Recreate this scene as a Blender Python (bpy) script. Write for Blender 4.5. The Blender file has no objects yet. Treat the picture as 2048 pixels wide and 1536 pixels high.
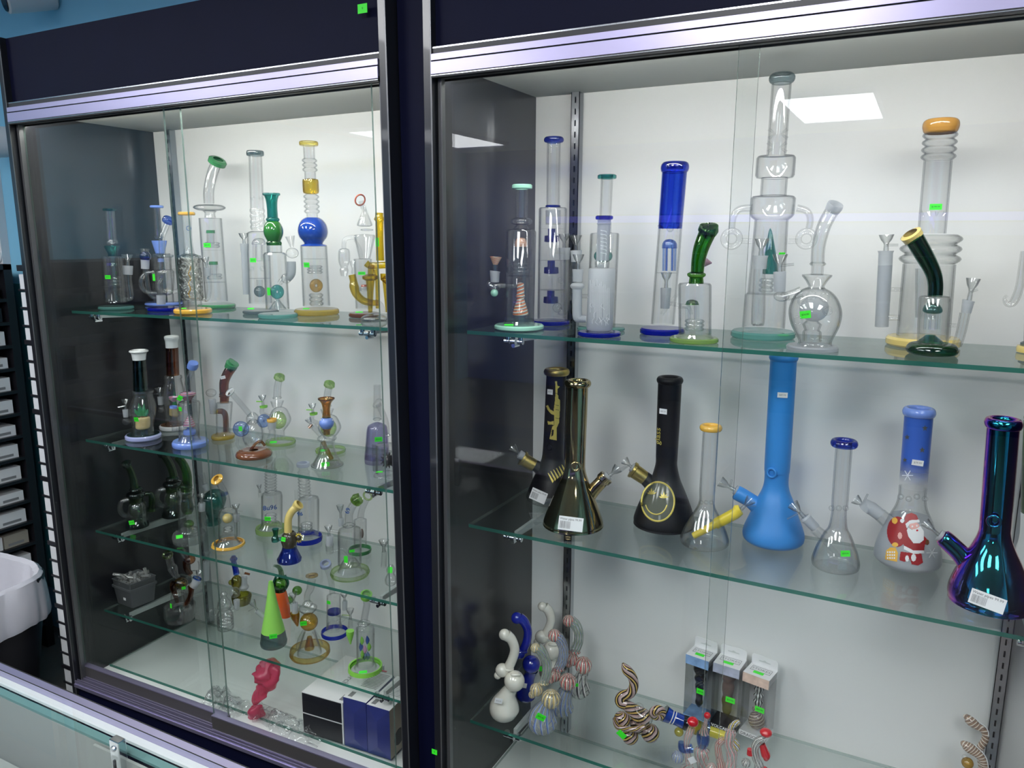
import bpy, math, random
from mathutils import Vector, Matrix
random.seed(7)
SC = bpy.context.scene
COL = SC.collection
# ------------------------------------------------------------------ camera
CAM = Vector((0.8515, -1.2808, 1.6642)); YAW, PIT, ROL, FPX = -0.4881, -0.1874, 0.0035, 1541.7
_f = Vector((math.sin(YAW)*math.cos(PIT), math.cos(YAW)*math.cos(PIT), math.sin(PIT)))
_r0 = Vector((math.cos(YAW), -math.sin(YAW), 0)); _u0 = _r0.cross(_f)
_r = _r0*math.cos(ROL) + _u0*math.sin(ROL); _u = -_r0*math.sin(ROL) + _u0*math.cos(ROL)
cd = bpy.data.cameras.new('camera'); cam = bpy.data.objects.new('camera', cd); COL.objects.link(cam)
cd.sensor_fit = 'HORIZONTAL'; cd.sensor_width = 36; cd.lens = FPX/2048*36; cd.clip_start = .02
m3 = Matrix((_r, _u, -_f)).transposed()
cam.matrix_world = Matrix.Translation(CAM) @ m3.to_4x4()
SC.camera = cam
# ------------------------------------------------------------------ view, world
SC.view_settings.view_transform = 'Standard'; SC.view_settings.look = 'None'
SC.view_settings.exposure = 0.0; SC.view_settings.gamma = 1; SC.view_settings.use_curve_mapping = False
cy = SC.cycles
cy.max_bounces = 12; cy.diffuse_bounces = 4; cy.glossy_bounces = 4; cy.transmission_bounces = 8; cy.transparent_max_bounces = 64
cy.sample_clamp_indirect = 4.0; cy.caustics_reflective = False; cy.caustics_refractive = False; cy.use_denoising = True
w = bpy.data.worlds.new('shop_air'); SC.world = w; w.use_nodes = True
w.node_tree.nodes['Background'].inputs[0].default_value = (.5, .6, .8, 1); w.node_tree.nodes['Background'].inputs[1].default_value = .15
def area(name, loc, size, power, color, rot=(0, 0, 0)):
    l = bpy.data.lights.new(name, 'AREA'); l.shape = 'RECTANGLE'; l.size, l.size_y = size; l.energy = power; l.color = color
    o = bpy.data.objects.new(name, l); COL.objects.link(o); o.location = loc; o.rotation_euler = rot
    return o
STRIP = 60.0       # strength of the strip lamps under the cabinet tops
PANEL = 9.0       # ceiling light panels
# ------------------------------------------------------------------ pixel helpers (2048x1536 frame)
def ray(u, v):
    return (_r*((u-1024)/FPX) + _u*(-(v-768)/FPX) + _f).normalized()
def hit(u, v, n, p):
    d = ray(u, v); return CAM + d*((p-CAM).dot(n)/d.dot(n))
# left cabinet stands a touch turned and leaning
LC = Matrix.Translation((-1.279, -0.0356, 0)) @ Matrix.Rotation(0.0266, 4, 'Z') @ Matrix.Rotation(-0.0095, 4, 'Y')
LC = Matrix.Translation((-1.279, -0.0356, 0)) @ Matrix.Rotation(0.0266, 4, 'Z') @ Matrix(((math.cos(-.0095), 0, math.sin(-.0095), 0), (0, 1, 0, 0), (-math.sin(-.0095), 0, math.cos(-.0095), 0), (0, 0, 0, 1)))
RC = Matrix.Identity(4)
CABS = {'L': LC, 'R': RC}
W, D = 1.18, .4395
SH = {'R1': 1.4719, 'R2': 1.0411, 'R3': .5597, 'R4': .30, 'L1': 1.4564, 'L2': 1.0782, 'L3': .7972, 'L4': .5414, 'L5': .3603}
def shelf_point(key, u, v, dz=0):
    C = CABS[key[0]]; p = C @ Vector((0, 0, SH[key]+dz)); n = C.to_3x3() @ Vector((0, 0, 1))
    return hit(u, v, n, p)
# ------------------------------------------------------------------ materials
MATS = {}
def newmat(name):
    m = bpy.data.materials.new(name); m.use_nodes = True; nt = m.node_tree; nt.nodes.clear()
    out = nt.nodes.new('ShaderNodeOutputMaterial'); return m, nt, out
def c4(c): return (c[0], c[1], c[2], 1)
def plain(name, col, rough=.4, metal=0, coat=0, noise=0, scale=40, emit=None, es=0, bump=0, trans=0, spec=.5):
    m, nt, out = newmat(name); b = nt.nodes.new('ShaderNodeBsdfPrincipled')
    b.inputs['Base Color'].default_value = c4(col); b.inputs['Roughness'].default_value = rough; b.inputs['Metallic'].default_value = metal
    b.inputs['Coat Weight'].default_value = coat; b.inputs['Coat Roughness'].default_value = .04; b.inputs['Specular IOR Level'].default_value = spec
    if emit: b.inputs['Emission Color'].default_value = c4(emit); b.inputs['Emission Strength'].default_value = es
    if noise or bump:
        tc = nt.nodes.new('ShaderNodeTexCoord'); n = nt.nodes.new('ShaderNodeTexNoise'); n.inputs['Scale'].default_value = scale; n.inputs['Detail'].default_value = 4
        nt.links.new(tc.outputs['Object'], n.inputs['Vector'])
        if noise:
            mx = nt.nodes.new('ShaderNodeMixRGB'); mx.inputs[1].default_value = c4([x*(1-noise) for x in col]); mx.inputs[2].default_value = c4([min(1, x*(1+noise)) for x in col])
            nt.links.new(n.outputs['Fac'], mx.inputs[0]); nt.links.new(mx.outputs[0], b.inputs['Base Color'])
        if bump:
            bp = nt.nodes.new('ShaderNodeBump'); bp.inputs['Strength'].default_value = bump; bp.inputs['Distance'].default_value = .002
            nt.links.new(n.outputs['Fac'], bp.inputs['Height']); nt.links.new(bp.outputs[0], b.inputs['Normal'])
    nt.links.new(b.outputs[0], out.inputs[0]); MATS[name] = m; return m
def thin(name, tint, edge, power=3.0, refl=1.0, rough=.02, bump=0, milk=0, milkcol=(1, 1, 1), scale=120, ior=1.45):
    """blown glass wall: lets light straight through, loses more towards grazing angles, mirrors by Fresnel"""
    if name[-1] == 'S' and name != 'SWIN': pass
    elif name not in ('PANE', 'SHELFG', 'EDGE', 'EDGEL', 'EDGEB', 'CW', 'WIN', 'WINC', 'FILM', 'C', 'CT', 'CB', 'F', 'FD', 'BIN', 'PINK', 'TUBE'): tint = tuple(x**.55 for x in tint); edge = tuple(x**.6 for x in edge); refl *= 2.2
    if name in ('C', 'CT', 'CB'): refl *= 1.6; milk = .015
    m, nt, out = newmat(name); N = nt.nodes.new; Lk = nt.links.new
    lw = N('ShaderNodeLayerWeight'); lw.inputs['Blend'].default_value = .5
    pw = N('ShaderNodeMath'); pw.operation = 'POWER'; pw.inputs[1].default_value = power; Lk(lw.outputs['Facing'], pw.inputs[0])
    mx = N('ShaderNodeMixRGB'); mx.inputs[1].default_value = c4(tint); mx.inputs[2].default_value = c4(edge); Lk(pw.outputs[0], mx.inputs[0])
    tr = N('ShaderNodeBsdfTransparent'); Lk(mx.outputs[0], tr.inputs[0])
    gl = N('ShaderNodeBsdfGlossy'); gl.inputs['Roughness'].default_value = rough
    f0 = ((ior-1)/(ior+1))**2; fr = N('ShaderNodeLayerWeight'); fr.inputs['Blend'].default_value = .5      # Schlick reflectance, same from both sides
    p5 = N('ShaderNodeMath'); p5.operation = 'POWER'; p5.inputs[1].default_value = 5; Lk(fr.outputs['Facing'], p5.inputs[0])
    mm = N('ShaderNodeMath'); mm.operation = 'MULTIPLY_ADD'; mm.use_clamp = True; mm.inputs[1].default_value = (1-f0)*min(refl, 1); mm.inputs[2].default_value = f0*refl; Lk(p5.outputs[0], mm.inputs[0])
    if bump:
        tc = N('ShaderNodeTexCoord'); n = N('ShaderNodeTexNoise'); n.inputs['Scale'].default_value = scale; n.inputs['Detail'].default_value = 1
        bp = N('ShaderNodeBump'); bp.inputs['Strength'].default_value = bump; bp.inputs['Distance'].default_value = .01
        Lk(tc.outputs['Object'], n.inputs['Vector']); Lk(n.outputs['Fac'], bp.inputs['Height'])
        for x in (gl, fr, lw): Lk(bp.outputs[0], x.inputs['Normal'])
    base = tr
    if milk:
        df = N('ShaderNodeBsdfDiffuse'); df.inputs[0].default_value = c4(milkcol); tl = N('ShaderNodeBsdfTranslucent'); tl.inputs[0].default_value = c4(milkcol)
        a = N('ShaderNodeMixShader'); a.inputs[0].default_value = .5; Lk(df.outputs[0], a.inputs[1]); Lk(tl.outputs[0], a.inputs[2])
        b = N('ShaderNodeMixShader'); b.inputs[0].default_value = milk; Lk(tr.outputs[0], b.inputs[1]); Lk(a.outputs[0], b.inputs[2]); base = b
    s = N('ShaderNodeMixShader'); Lk(mm.outputs[0], s.inputs[0]); Lk(base.outputs[0], s.inputs[1]); Lk(gl.outputs[0], s.inputs[2])
    Lk(s.outputs[0], out.inputs[0]); m['glassy'] = 1; MATS[name] = m; return m
def striped(name, cols, n, twist, clear=.4, glass=(.93, .94, .93)):
    """cane-worked glass: coloured lines along the piece, following its UVs"""
    m, nt, out = newmat(name); N = nt.nodes.new; Lk = nt.links.new
    uv = N('ShaderNodeUVMap'); sp = N('ShaderNodeSeparateXYZ'); Lk(uv.outputs[0], sp.inputs[0])
    a = N('ShaderNodeMath'); a.operation = 'MULTIPLY'; a.inputs[1].default_value = n; Lk(sp.outputs[0], a.inputs[0])
    b = N('ShaderNodeMath'); b.operation = 'MULTIPLY_ADD'; b.inputs[1].default_value = twist; Lk(sp.outputs[1], b.inputs[0]); Lk(a.outputs[0], b.inputs[2])
    no = N('ShaderNodeTexNoise'); no.inputs['Scale'].default_value = 30; tc = N('ShaderNodeTexCoord'); Lk(tc.outputs['Object'], no.inputs['Vector'])
    c = N('ShaderNodeMath'); c.operation = 'MULTIPLY_ADD'; c.inputs[1].default_value = .6; Lk(no.outputs['Fac'], c.inputs[0]); Lk(b.outputs[0], c.inputs[2])
    f = N('ShaderNodeMath'); f.operation = 'FRACT'; Lk(c.outputs[0], f.inputs[0])
    rp = N('ShaderNodeValToRGB'); rp.color_ramp.interpolation = 'CONSTANT'; e = rp.color_ramp.elements
    k = len(cols); e[0].position = 0; e[0].color = c4(cols[0]); e[1].position = (1-clear)/k*1 if k > 1 else 1-clear
    e[1].color = c4(cols[1 % k])
    for i in range(2, k): x = e.new((1-clear)*i/k); x.color = c4(cols[i])
    Lk(f.outputs[0], rp.inputs[0])
    gt = N('ShaderNodeMath'); gt.operation = 'GREATER_THAN'; gt.inputs[1].default_value = 1-clear; Lk(f.outputs[0], gt.inputs[0])
    p = N('ShaderNodeBsdfPrincipled'); p.inputs['Roughness'].default_value = .08; p.inputs['Coat Weight'].default_value = .6; Lk(rp.outputs[0], p.inputs['Base Color'])
    t0 = N('ShaderNodeBsdfTransparent'); t0.inputs[0].default_value = c4(glass); df = N('ShaderNodeBsdfDiffuse'); df.inputs[0].default_value = c4((.75, .74, .68)); tr = N('ShaderNodeMixShader'); tr.inputs[0].default_value = .22; Lk(t0.outputs[0], tr.inputs[1]); Lk(df.outputs[0], tr.inputs[2]); gl = N('ShaderNodeBsdfGlossy'); gl.inputs['Roughness'].default_value = .03
    lw = N('ShaderNodeLayerWeight'); p5 = N('ShaderNodeMath'); p5.operation = 'POWER'; p5.inputs[1].default_value = 5; Lk(lw.outputs['Facing'], p5.inputs[0])
    fr = N('ShaderNodeMath'); fr.operation = 'MULTIPLY_ADD'; fr.inputs[1].default_value = .96; fr.inputs[2].default_value = .04; Lk(p5.outputs[0], fr.inputs[0])
    g = N('ShaderNodeMixShader'); Lk(fr.outputs[0], g.inputs[0]); Lk(tr.outputs[0], g.inputs[1]); Lk(gl.outputs[0], g.inputs[2])
    s = N('ShaderNodeMixShader'); Lk(gt.outputs[0], s.inputs[0]); Lk(p.outputs[0], s.inputs[1]); Lk(g.outputs[0], s.inputs[2]); Lk(s.outputs[0], out.inputs[0])
    MATS[name] = m; return m
# glass colours
thin('C', (.996, .997, .997), (.22, .26, .28), 5, 1.3)
thin('CW', (.98, .985, .985), (.10, .13, .14), 2.2, 2.6, milk=.04)
thin('EDGEB', (.62, .70, .68), (.4, .5, .48), 2, 1.2, milk=.25, milkcol=(.55, .66, .62))
thin('CT', (.995, .997, .996), (.16, .20, .21), 4.2, 1.3)                   # thick clear
thin('CB', (.95, .95, .93), (.30, .33, .33), 2.0, 2.2, bump=1.0, scale=110)
thin('F', (.85, .87, .88), (.5, .55, .58), 2, .6, rough=.35, milk=.50, milkcol=(.92, .94, .97))
thin('FD', (.85, .87, .88), (.5, .55, .58), 2, .6, rough=.35, milk=.35, milkcol=(.9, .92, .97))
thin('TE', (.13, .55, .50), (.02, .14, .13), 1.6, 1.3)
thin('TEL', (.55, .85, .80), (.05, .30, .28), 1.5, 1.4)
thin('DG', (.015, .17, .10), (.004, .04, .03), 1.5, 1.3)
thin('GR', (.16, .45, .05), (.02, .12, .01), 1.5, 1.3)
thin('GL', (.72, .88, .45), (.20, .42, .05), 1.6, 1.3)
thin('BG', (.02, .06, .62), (.004, .01, .22), 1.5, 1.4)
thin('BB', (.10, .25, .85), (.01, .04, .40), 1.5, 1.4)
thin('BL', (.45, .60, .95), (.08, .15, .60), 1.5, 1.4)
thin('AM', (.80, .50, .10), (.30, .14, .01), 1.5, 1.3)
thin('YE', (.93, .80, .20), (.45, .28, .01), 1.5, 1.3)
thin('BR', (.55, .24, .08), (.16, .05, .015), 1.5, 1.3)
thin('SM', (.30, .38, .40), (.05, .08, .09), 1.6, 1.3)
thin('PU', (.72, .70, .86), (.30, .25, .50), 1.6, 1.3)
thin('OL', (.55, .52, .08), (.18, .15, .01), 1.5, 1.3)
thin('PANE', (.982, .99, .985), (.75, .82, .79), 3, 1.0, rough=.0, ior=1.5)
thin('SHELFG', (.984, .992, .988), (.65, .78, .74), 3, 1.15, rough=.0, ior=1.5)
thin('EDGE', (.08, .30, .24), (.02, .12, .10), 1.5, 1.0, milk=.4, milkcol=(.10, .42, .34))
thin('EDGEL', (.32, .42, .40), (.15, .22, .21), 1.5, 1.5, milk=.3, milkcol=(.5, .66, .6))
thin('FILM', (.975, .98, .985), (.80, .82, .85), 2, 3.5, rough=.08, bump=.8, scale=70, milk=.05)
thin('WIN', (.86, .87, .87), (.6, .62, .62), 2, 1.6, rough=.05)
thin('BIN', (.45, .47, .49), (.3, .32, .34), 2, .8, rough=.3, milk=.55, milkcol=(.33, .35, .37))
thin('PINK', (.95, .42, .52), (.7, .10, .2), 1.6, 1.0, rough=.3, milk=.5, milkcol=(.92, .14, .28), bump=.3, scale=60)
for n_, t_, e_, m_ in (('TEL', (.55, .85, .80), (.05, .30, .28), (.35, .75, .70)), ('BG', (.02, .06, .62), (.004, .01, .22), (.01, .03, .75)), ('YE', (.93, .80, .20), (.45, .28, .01), (.90, .75, .25)), ('GL', (.72, .88, .45), (.20, .42, .05), (.55, .80, .30)),
                       ('SM', (.30, .38, .40), (.05, .08, .09), (.35, .42, .42)), ('BR', (.40, .17, .07), (.10, .03, .01), (.45, .18, .06)), ('CT', (.985, .99, .99), (.35, .4, .42), (.9, .93, .93))):
    thin(n_+'S', t_, e_, 1.5, 1.6, milk=.12 if n_ == 'CT' else .38, milkcol=m_)
thin('WINS', (.75, .76, .72), (.5, .5, .5), 2, 1.2, rough=.1, milk=.6, milkcol=(.42, .45, .36))
# solid colours
plain('MINT', (.42, .80, .62), .12, coat=.6); plain('JADE', (.06, .28, .10), .12, coat=.6); plain('ORA', (.92, .52, .08), .15, coat=.6)
plain('CAR', (.55, .28, .06), .12, coat=.6); plain('PERI', (.22, .35, .88), .15, coat=.6); plain('WHT', (.88, .89, .88), .15, coat=.6)
plain('LAV', (.45, .48, .80), .15, coat=.6); plain('LIME', (.36, .80, .14), .35); plain('CRN', (.82, .13, .03), .2, coat=.5)
plain('REDO', (.62, .12, .04), .2, coat=.5); plain('BLU', (.012, .06, .42), .08, coat=1, noise=.5, scale=30); plain('GRN', (.03, .20, .02), .08, coat=1)
plain('YEO', (.85, .66, .22), .2, coat=.6); plain('GRNL', (.30, .72, .10), .15, coat=.6); plain('LBL', (.035, .26, .70), .42)
plain('BLK', (.005, .005, .008), .42, spec=.35); plain('BLKG', (.004, .005, .012), .12, coat=.6); plain('GOLD', (.50, .38, .12), .35, metal=1, noise=.1)
plain('GOLDM', (.45, .36, .19), .06, metal=1); plain('GOLDP', (.75, .62, .15), .4, metal=.3); plain('CREAM', (.80, .78, .69), .12, coat=1, noise=.06, scale=25)
plain('COB', (.01, .02, .35), .08, coat=1, noise=.4, scale=40); plain('BRN', (.20, .07, .03), .12, coat=.6); plain('RED', (.60, .01, .02), .1, coat=.8)
plain('BEAN', (.06, .05, .03), .15, coat=.8, noise=.6, scale=60); plain('YLW', (.85, .66, .06), .3); plain('PINE', (.80, .62, .30), .2, coat=.5)
plain('LEAF', (.04, .28, .10), .2, coat=.5); plain('PNK', (.75, .40, .62), .3); plain('SKIN', (.85, .45, .40), .5); plain('STAR', (.10, .10, .09), .5)
plain('DKG', (.03, .03, .035), .2, coat=.5); plain('STONE', (.22, .14, .12), .3, coat=.4, noise=.4, scale=60); plain('SNAKE', (.42, .30, .16), .12, coat=.8, noise=.35, scale=150)
plain('TAG', (.05, .90, .03), .55); plain('TAGW', (.85, .86, .87), .5); plain('INK', (.01, .03, .01), .6); plain('INKG', (.25, .25, .26), .6); plain('INKB', (.03, .10, .35), .5)
plain('CHROME', (.72, .74, .76), .12, metal=1); plain('STEEL', (.55, .57, .60), .22, metal=1); plain('ARM', (.62, .64, .64), .4, metal=.3)
plain('ALU', (.44, .41, .60), .36, metal=.8, noise=.03, scale=8); plain('ALUD', (.10, .095, .095), .32, metal=.4); plain('DARKLIP', (.02, .02, .025), .4)  # ALU base colour carries the lilac of reflected violet light
plain('JAMB', (.16, .16, .165), .35, metal=.6); plain('NAVY', (.003, .004, .021), .55, noise=.15, scale=12, spec=.12); plain('PANEL', (.013, .014, .018), .28, coat=.3); plain('BACK', (.80, .81, .80), .45)
plain('CEILW', (.70, .72, .68), .45); plain('DECK', (.85, .86, .85), .4); plain('SLOT', (.01, .01, .012), .6); plain('GASKET', (.02, .02, .02), .5)
plain('WALLB', (.24, .56, .76), .6, noise=.05, scale=3); plain('EDGET', (.12, .24, .24), .5); plain('GREYP', (.30, .32, .31), .35); plain('WALLV', (.20, .22, .66), .6); plain('STRIPL', (1, 1, 1), .5, emit=(1, .99, .93), es=STRIP*1.2); plain('WALLW', (.70, .72, .74), .6); plain('FLOORM', (.16, .14, .13), .35, noise=.3, scale=6)
plain('LAMPN', (1, 1, 1), .5, emit=(.97, .98, 1), es=17); plain('LAMP', (1, 1, 1), .5, emit=(.95, .97, 1), es=PANEL); plain('STRIP', (1, 1, 1), .5, emit=(1, .99, .95), es=STRIP); plain('LEDV', (.1, .05, 1), .5, emit=(.25, .22, 1), es=1.2)
plain('BOXW', (.82, .82, .83), .5); plain('BOXB', (.012, .013, .018), .35); plain('BOXN', (.035, .045, .20), .3, noise=.25, scale=25); plain('BOXT', (.38, .34, .28), .5)
plain('PAPB', (.25, .42, .80), .5, noise=.5, scale=60); plain('PAPG', (.45, .48, .60), .5, noise=.4, scale=60); plain('PAPO', (.80, .55, .45), .5, noise=.4, scale=60)
plain('LINER', (.72, .72, .78), .35, bump=.6, scale=25); plain('SHELFK', (.012, .012, .016), .4); plain('TEALP', (.04, .24, .28), .5); plain('IRI0', (.1, .3, .4), .1, metal=1)
plain('SANR', (.36, .012, .015), .4); plain('YLWG', (.72, .62, .08), .1, coat=.8); thin('WINC', (.92, .93, .93), (.6, .62, .62), 2, 1.4, rough=.03); thin('TUBE', (.96, .97, .96), (.55, .58, .56), 1.5, 5, rough=.05, milk=.28)
def irid():
    m, nt, out = newmat('IRI'); N = nt.nodes.new; Lk = nt.links.new
    lw = N('ShaderNodeLayerWeight'); lw.inputs['Blend'].default_value = .5; rp = N('ShaderNodeValToRGB'); e = rp.color_ramp.elements
    e[0].position = 0; e[0].color = (.02, .22, .22, 1); e[1].position = 1; e[1].color = (.75, .5, .2, 1)
    for p, c in ((.06, (.02, .26, .32, 1)), (.22, (.02, .10, .45, 1)), (.42, (.16, .05, .60, 1)), (.62, (.55, .10, .50, 1))): x = e.new(p); x.color = c
    Lk(lw.outputs['Facing'], rp.inputs[0]); b = N('ShaderNodeBsdfPrincipled'); b.inputs['Metallic'].default_value = 1; b.inputs['Roughness'].default_value = .05
    Lk(rp.outputs[0], b.inputs['Base Color']); Lk(b.outputs[0], out.inputs[0]); MATS['IRI'] = m
irid()
def fade():
    m, nt, out = newmat('FADE'); N = nt.nodes.new; Lk = nt.links.new
    uv = N('ShaderNodeUVMap'); sp = N('ShaderNodeSeparateXYZ'); Lk(uv.outputs[0], sp.inputs[0]); rp = N('ShaderNodeValToRGB'); e = rp.color_ramp.elements
    e[0].position = .60; e[0].color = (0, 0, 0, 1); e[1].position = .92; e[1].color = (1, 1, 1, 1); Lk(sp.outputs[1], rp.inputs[0])
    p = N('ShaderNodeBsdfPrincipled'); p.inputs['Base Color'].default_value = (.045, .13, .55, 1); p.inputs['Roughness'].default_value = .3
    t = N('ShaderNodeBsdfTransparent'); t.inputs[0].default_value = (.96, .96, .96, 1); s = N('ShaderNodeMixShader'); Lk(rp.outputs[0], s.inputs[0]); Lk(p.outputs[0], s.inputs[1]); Lk(t.outputs[0], s.inputs[2])
    Lk(s.outputs[0], out.inputs[0]); MATS['FADE'] = m
fade()
striped('SRB', [(.75, .08, .03), (.9, .75, .4), (.85, .85, .85), (.12, .16, .14), (.85, .3, .05)], 2, 11, clear=.02)
striped('STRP', [(.80, .12, .05), (.14, .24, .60), (.80, .55, .30), (.12, .22, .50)], 1, 6, clear=.02)
striped('S1', [(.10, .16, .45), (.35, .42, .55)], 13, 1.2, clear=0.68)
striped('S2', [(.12, .20, .40), (.45, .48, .20), (.10, .22, .20)], 11, .5, clear=0.58)
striped('S3', [(.55, .06, .07), (.75, .65, .55)], 11, .2, clear=0.53)
striped('S4', [(.72, .52, .16), (.65, .60, .45)], 12, .4, clear=0.53)
striped('S5', [(.02, .015, .01), (.62, .42, .12), (.03, .02, .02), (.45, .30, .28), (.55, .42, .40)], 4, 3, clear=.03)
striped('S6', [(.70, .16, .16), (.80, .70, .70)], 9, 2.0, clear=0.72)
striped('S7', [(.08, .08, .09), (.80, .78, .76)], 9, 1.5, clear=0.58)
striped('S8', [(.80, .62, .05), (.02, .04, .25), (.85, .85, .80)], 5, 1.5, clear=0.38)
striped('S9', [(.02, .02, .02), (.85, .85, .83)], 9, .6, clear=.02)
striped('S10', [(.25, .14, .10), (.72, .66, .52), (.4, .26, .2)], 6, 9, clear=.25)
striped('SNK', [(.36, .22, .14), (.80, .72, .62), (.30, .20, .15)], 2, 22, clear=.1)
# ------------------------------------------------------------------ meshes
def link(name, me, parent=None, mat=None, mw=None):
    o = bpy.data.objects.new(name, me); COL.objects.link(o)
    if mat:
        for k in (mat if isinstance(mat, (list, tuple)) else [mat]): me.materials.append(MATS[k])
    if parent: o.parent = parent
    if mw is not None: o.matrix_world = mw
    return o
def tag(o, label=None, cat=None, group=None, kind=None):
    if label: o['label'] = label
    if cat: o['category'] = cat
    if group: o['group'] = group
    if kind: o['kind'] = kind
    return o
def empty(name, mw, label=None, cat=None, group=None):
    o = bpy.data.objects.new(name, None); COL.objects.link(o); o.empty_display_size = .02; o.matrix_world = mw
    return tag(o, label, cat, group)
class MB:
    def __init__(s): s.v = []; s.f = []; s.m = []; s.uv = []; s.sm = []
    def add(s, vs, fs, mi=0, uvs=None, smooth=False):
        k = len(s.v); s.v += [tuple(x) for x in vs]
        for i, f in enumerate(fs):
            s.f.append(tuple(a+k for a in f)); s.m.append(mi); s.sm.append(smooth)
            s.uv.append(uvs[i] if uvs else [(0, 0)]*len(f))
    def box(s, x0, x1, y0, y1, z0, z1, mi=0, M=None):
        vs = [Vector((x, y, z)) for x in (x0, x1) for y in (y0, y1) for z in (z0, z1)]
        if M: vs = [M @ q for q in vs]
        s.add(vs, [(0, 1, 3, 2), (4, 6, 7, 5), (0, 4, 5, 1), (2, 3, 7, 6), (0, 2, 6, 4), (1, 5, 7, 3)], mi)
        return s
    def rings(s, rs, mi=0, cap0=False, cap1=False, n=28, flip=False):
        """rs: list of (center, x axis, y axis, radius)"""
        vs = []; L = 0; acc = [0]
        for i in range(1, len(rs)): L += (rs[i][0]-rs[i-1][0]).length + abs(rs[i][3]-rs[i-1][3]); acc.append(L)
        L = L or 1
        for c, ax, ay, r in rs:
            for k in range(n):
                a = 2*math.pi*k/n; vs.append(c + ax*(r*math.cos(a)) + ay*(r*math.sin(a)))
        fs = []; uvs = []
        for i in range(len(rs)-1):
            for k in range(n):
                k2 = (k+1) % n; q = (i*n+k, i*n+k2, (i+1)*n+k2, (i+1)*n+k); u = [(k/n, acc[i]/L), ((k+1)/n, acc[i]/L), ((k+1)/n, acc[i+1]/L), (k/n, acc[i+1]/L)]
                if flip: q = q[::-1]; u = u[::-1]
                fs.append(q); uvs.append(u)
        if cap0: fs.append(tuple(range(n))[::-1]); uvs.append([(0, 0)]*n)
        if cap1: fs.append(tuple((len(rs)-1)*n+k for k in range(n))); uvs.append([(0, 1)]*n)
        s.add(vs, fs, mi, uvs, True); return s
    def build(s, name, mat, parent=None, mw=None, bevel=0, sharp=35):
        me = bpy.data.meshes.new(name); me.from_pydata(s.v, [], s.f); ul = me.uv_layers.new(name='UVMap')
        for p, mi, sm, uv in zip(me.polygons, s.m, s.sm, s.uv):
            p.material_index = mi; p.use_smooth = sm
            if sm:
                for li, t in zip(p.loop_indices, uv): ul.data[li].uv = t
        if any(s.sm): me.set_sharp_from_angle(angle=math.radians(sharp))
        o = link(name, me, parent, mat, mw)
        if bevel:
            b = o.modifiers.new('bevel', 'BEVEL'); b.width = bevel; b.segments = 2; b.limit_method = 'ANGLE'
        return o
def box(name, mat, dims, parent=None, mw=None, bevel=0):
    return MB().box(*dims).build(name, mat, parent, mw, bevel)
def catmull(P, k=6):
    if len(P) < 3: return P
    out = []
    for i in range(len(P)-1):
        p0 = P[max(i-1, 0)]; p1 = P[i]; p2 = P[i+1]; p3 = P[min(i+2, len(P)-1)]
        for j in range(k):
            t = j/k; out.append(tuple(.5*((2*b)+(-a+c)*t+(2*a-5*b+4*c-d)*t*t+(-a+3*b-3*c+d)*t**3) for a, b, c, d in zip(p0, p1, p2, p3)))
    out.append(P[-1]); return out
def sweep_rings(pts):
    """pts: (x,y,z,r) -> rings perpendicular to the path"""
    C = [Vector(p[:3]) for p in pts]; T = []
    for i in range(len(C)):
        t = C[min(i+1, len(C)-1)] - C[max(i-1, 0)]
        T.append(t.normalized() if t.length > 1e-7 else (T[-1] if T else Vector((0, 0, 1))))
    ax = Vector((0, 1, 0)); rs = []
    for c, t, p in zip(C, T, pts):
        ax = (ax - t*ax.dot(t)); ax = ax.normalized() if ax.length > 1e-5 else t.orthogonal().normalized()
        rs.append((c, ax, t.cross(ax), max(p[3], 1e-5)))
    return rs
FONTS = {}
def text_obj(parent, s, size, mat, M, name='printed_text', bold=0, align='CENTER'):
    key = (s, round(size, 5), mat, bold)
    if key not in FONTS:
        c = bpy.data.curves.new('lettering', 'FONT'); c.body = s; c.size = size; c.align_x = align; c.align_y = 'CENTER'; c.resolution_u = 2; c.offset = bold
        t = bpy.data.objects.new('t', c); COL.objects.link(t); bpy.context.view_layer.update(); me = bpy.data.meshes.new_from_object(t.evaluated_get(bpy.context.evaluated_depsgraph_get())); bpy.data.objects.remove(t); me.name = 'lettering'
        me.materials.clear(); me.materials.append(MATS[mat]); FONTS[key] = me
    o = bpy.data.objects.new(name, FONTS[key]); COL.objects.link(o); o.parent = parent; o.matrix_local = M
    return o
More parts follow.
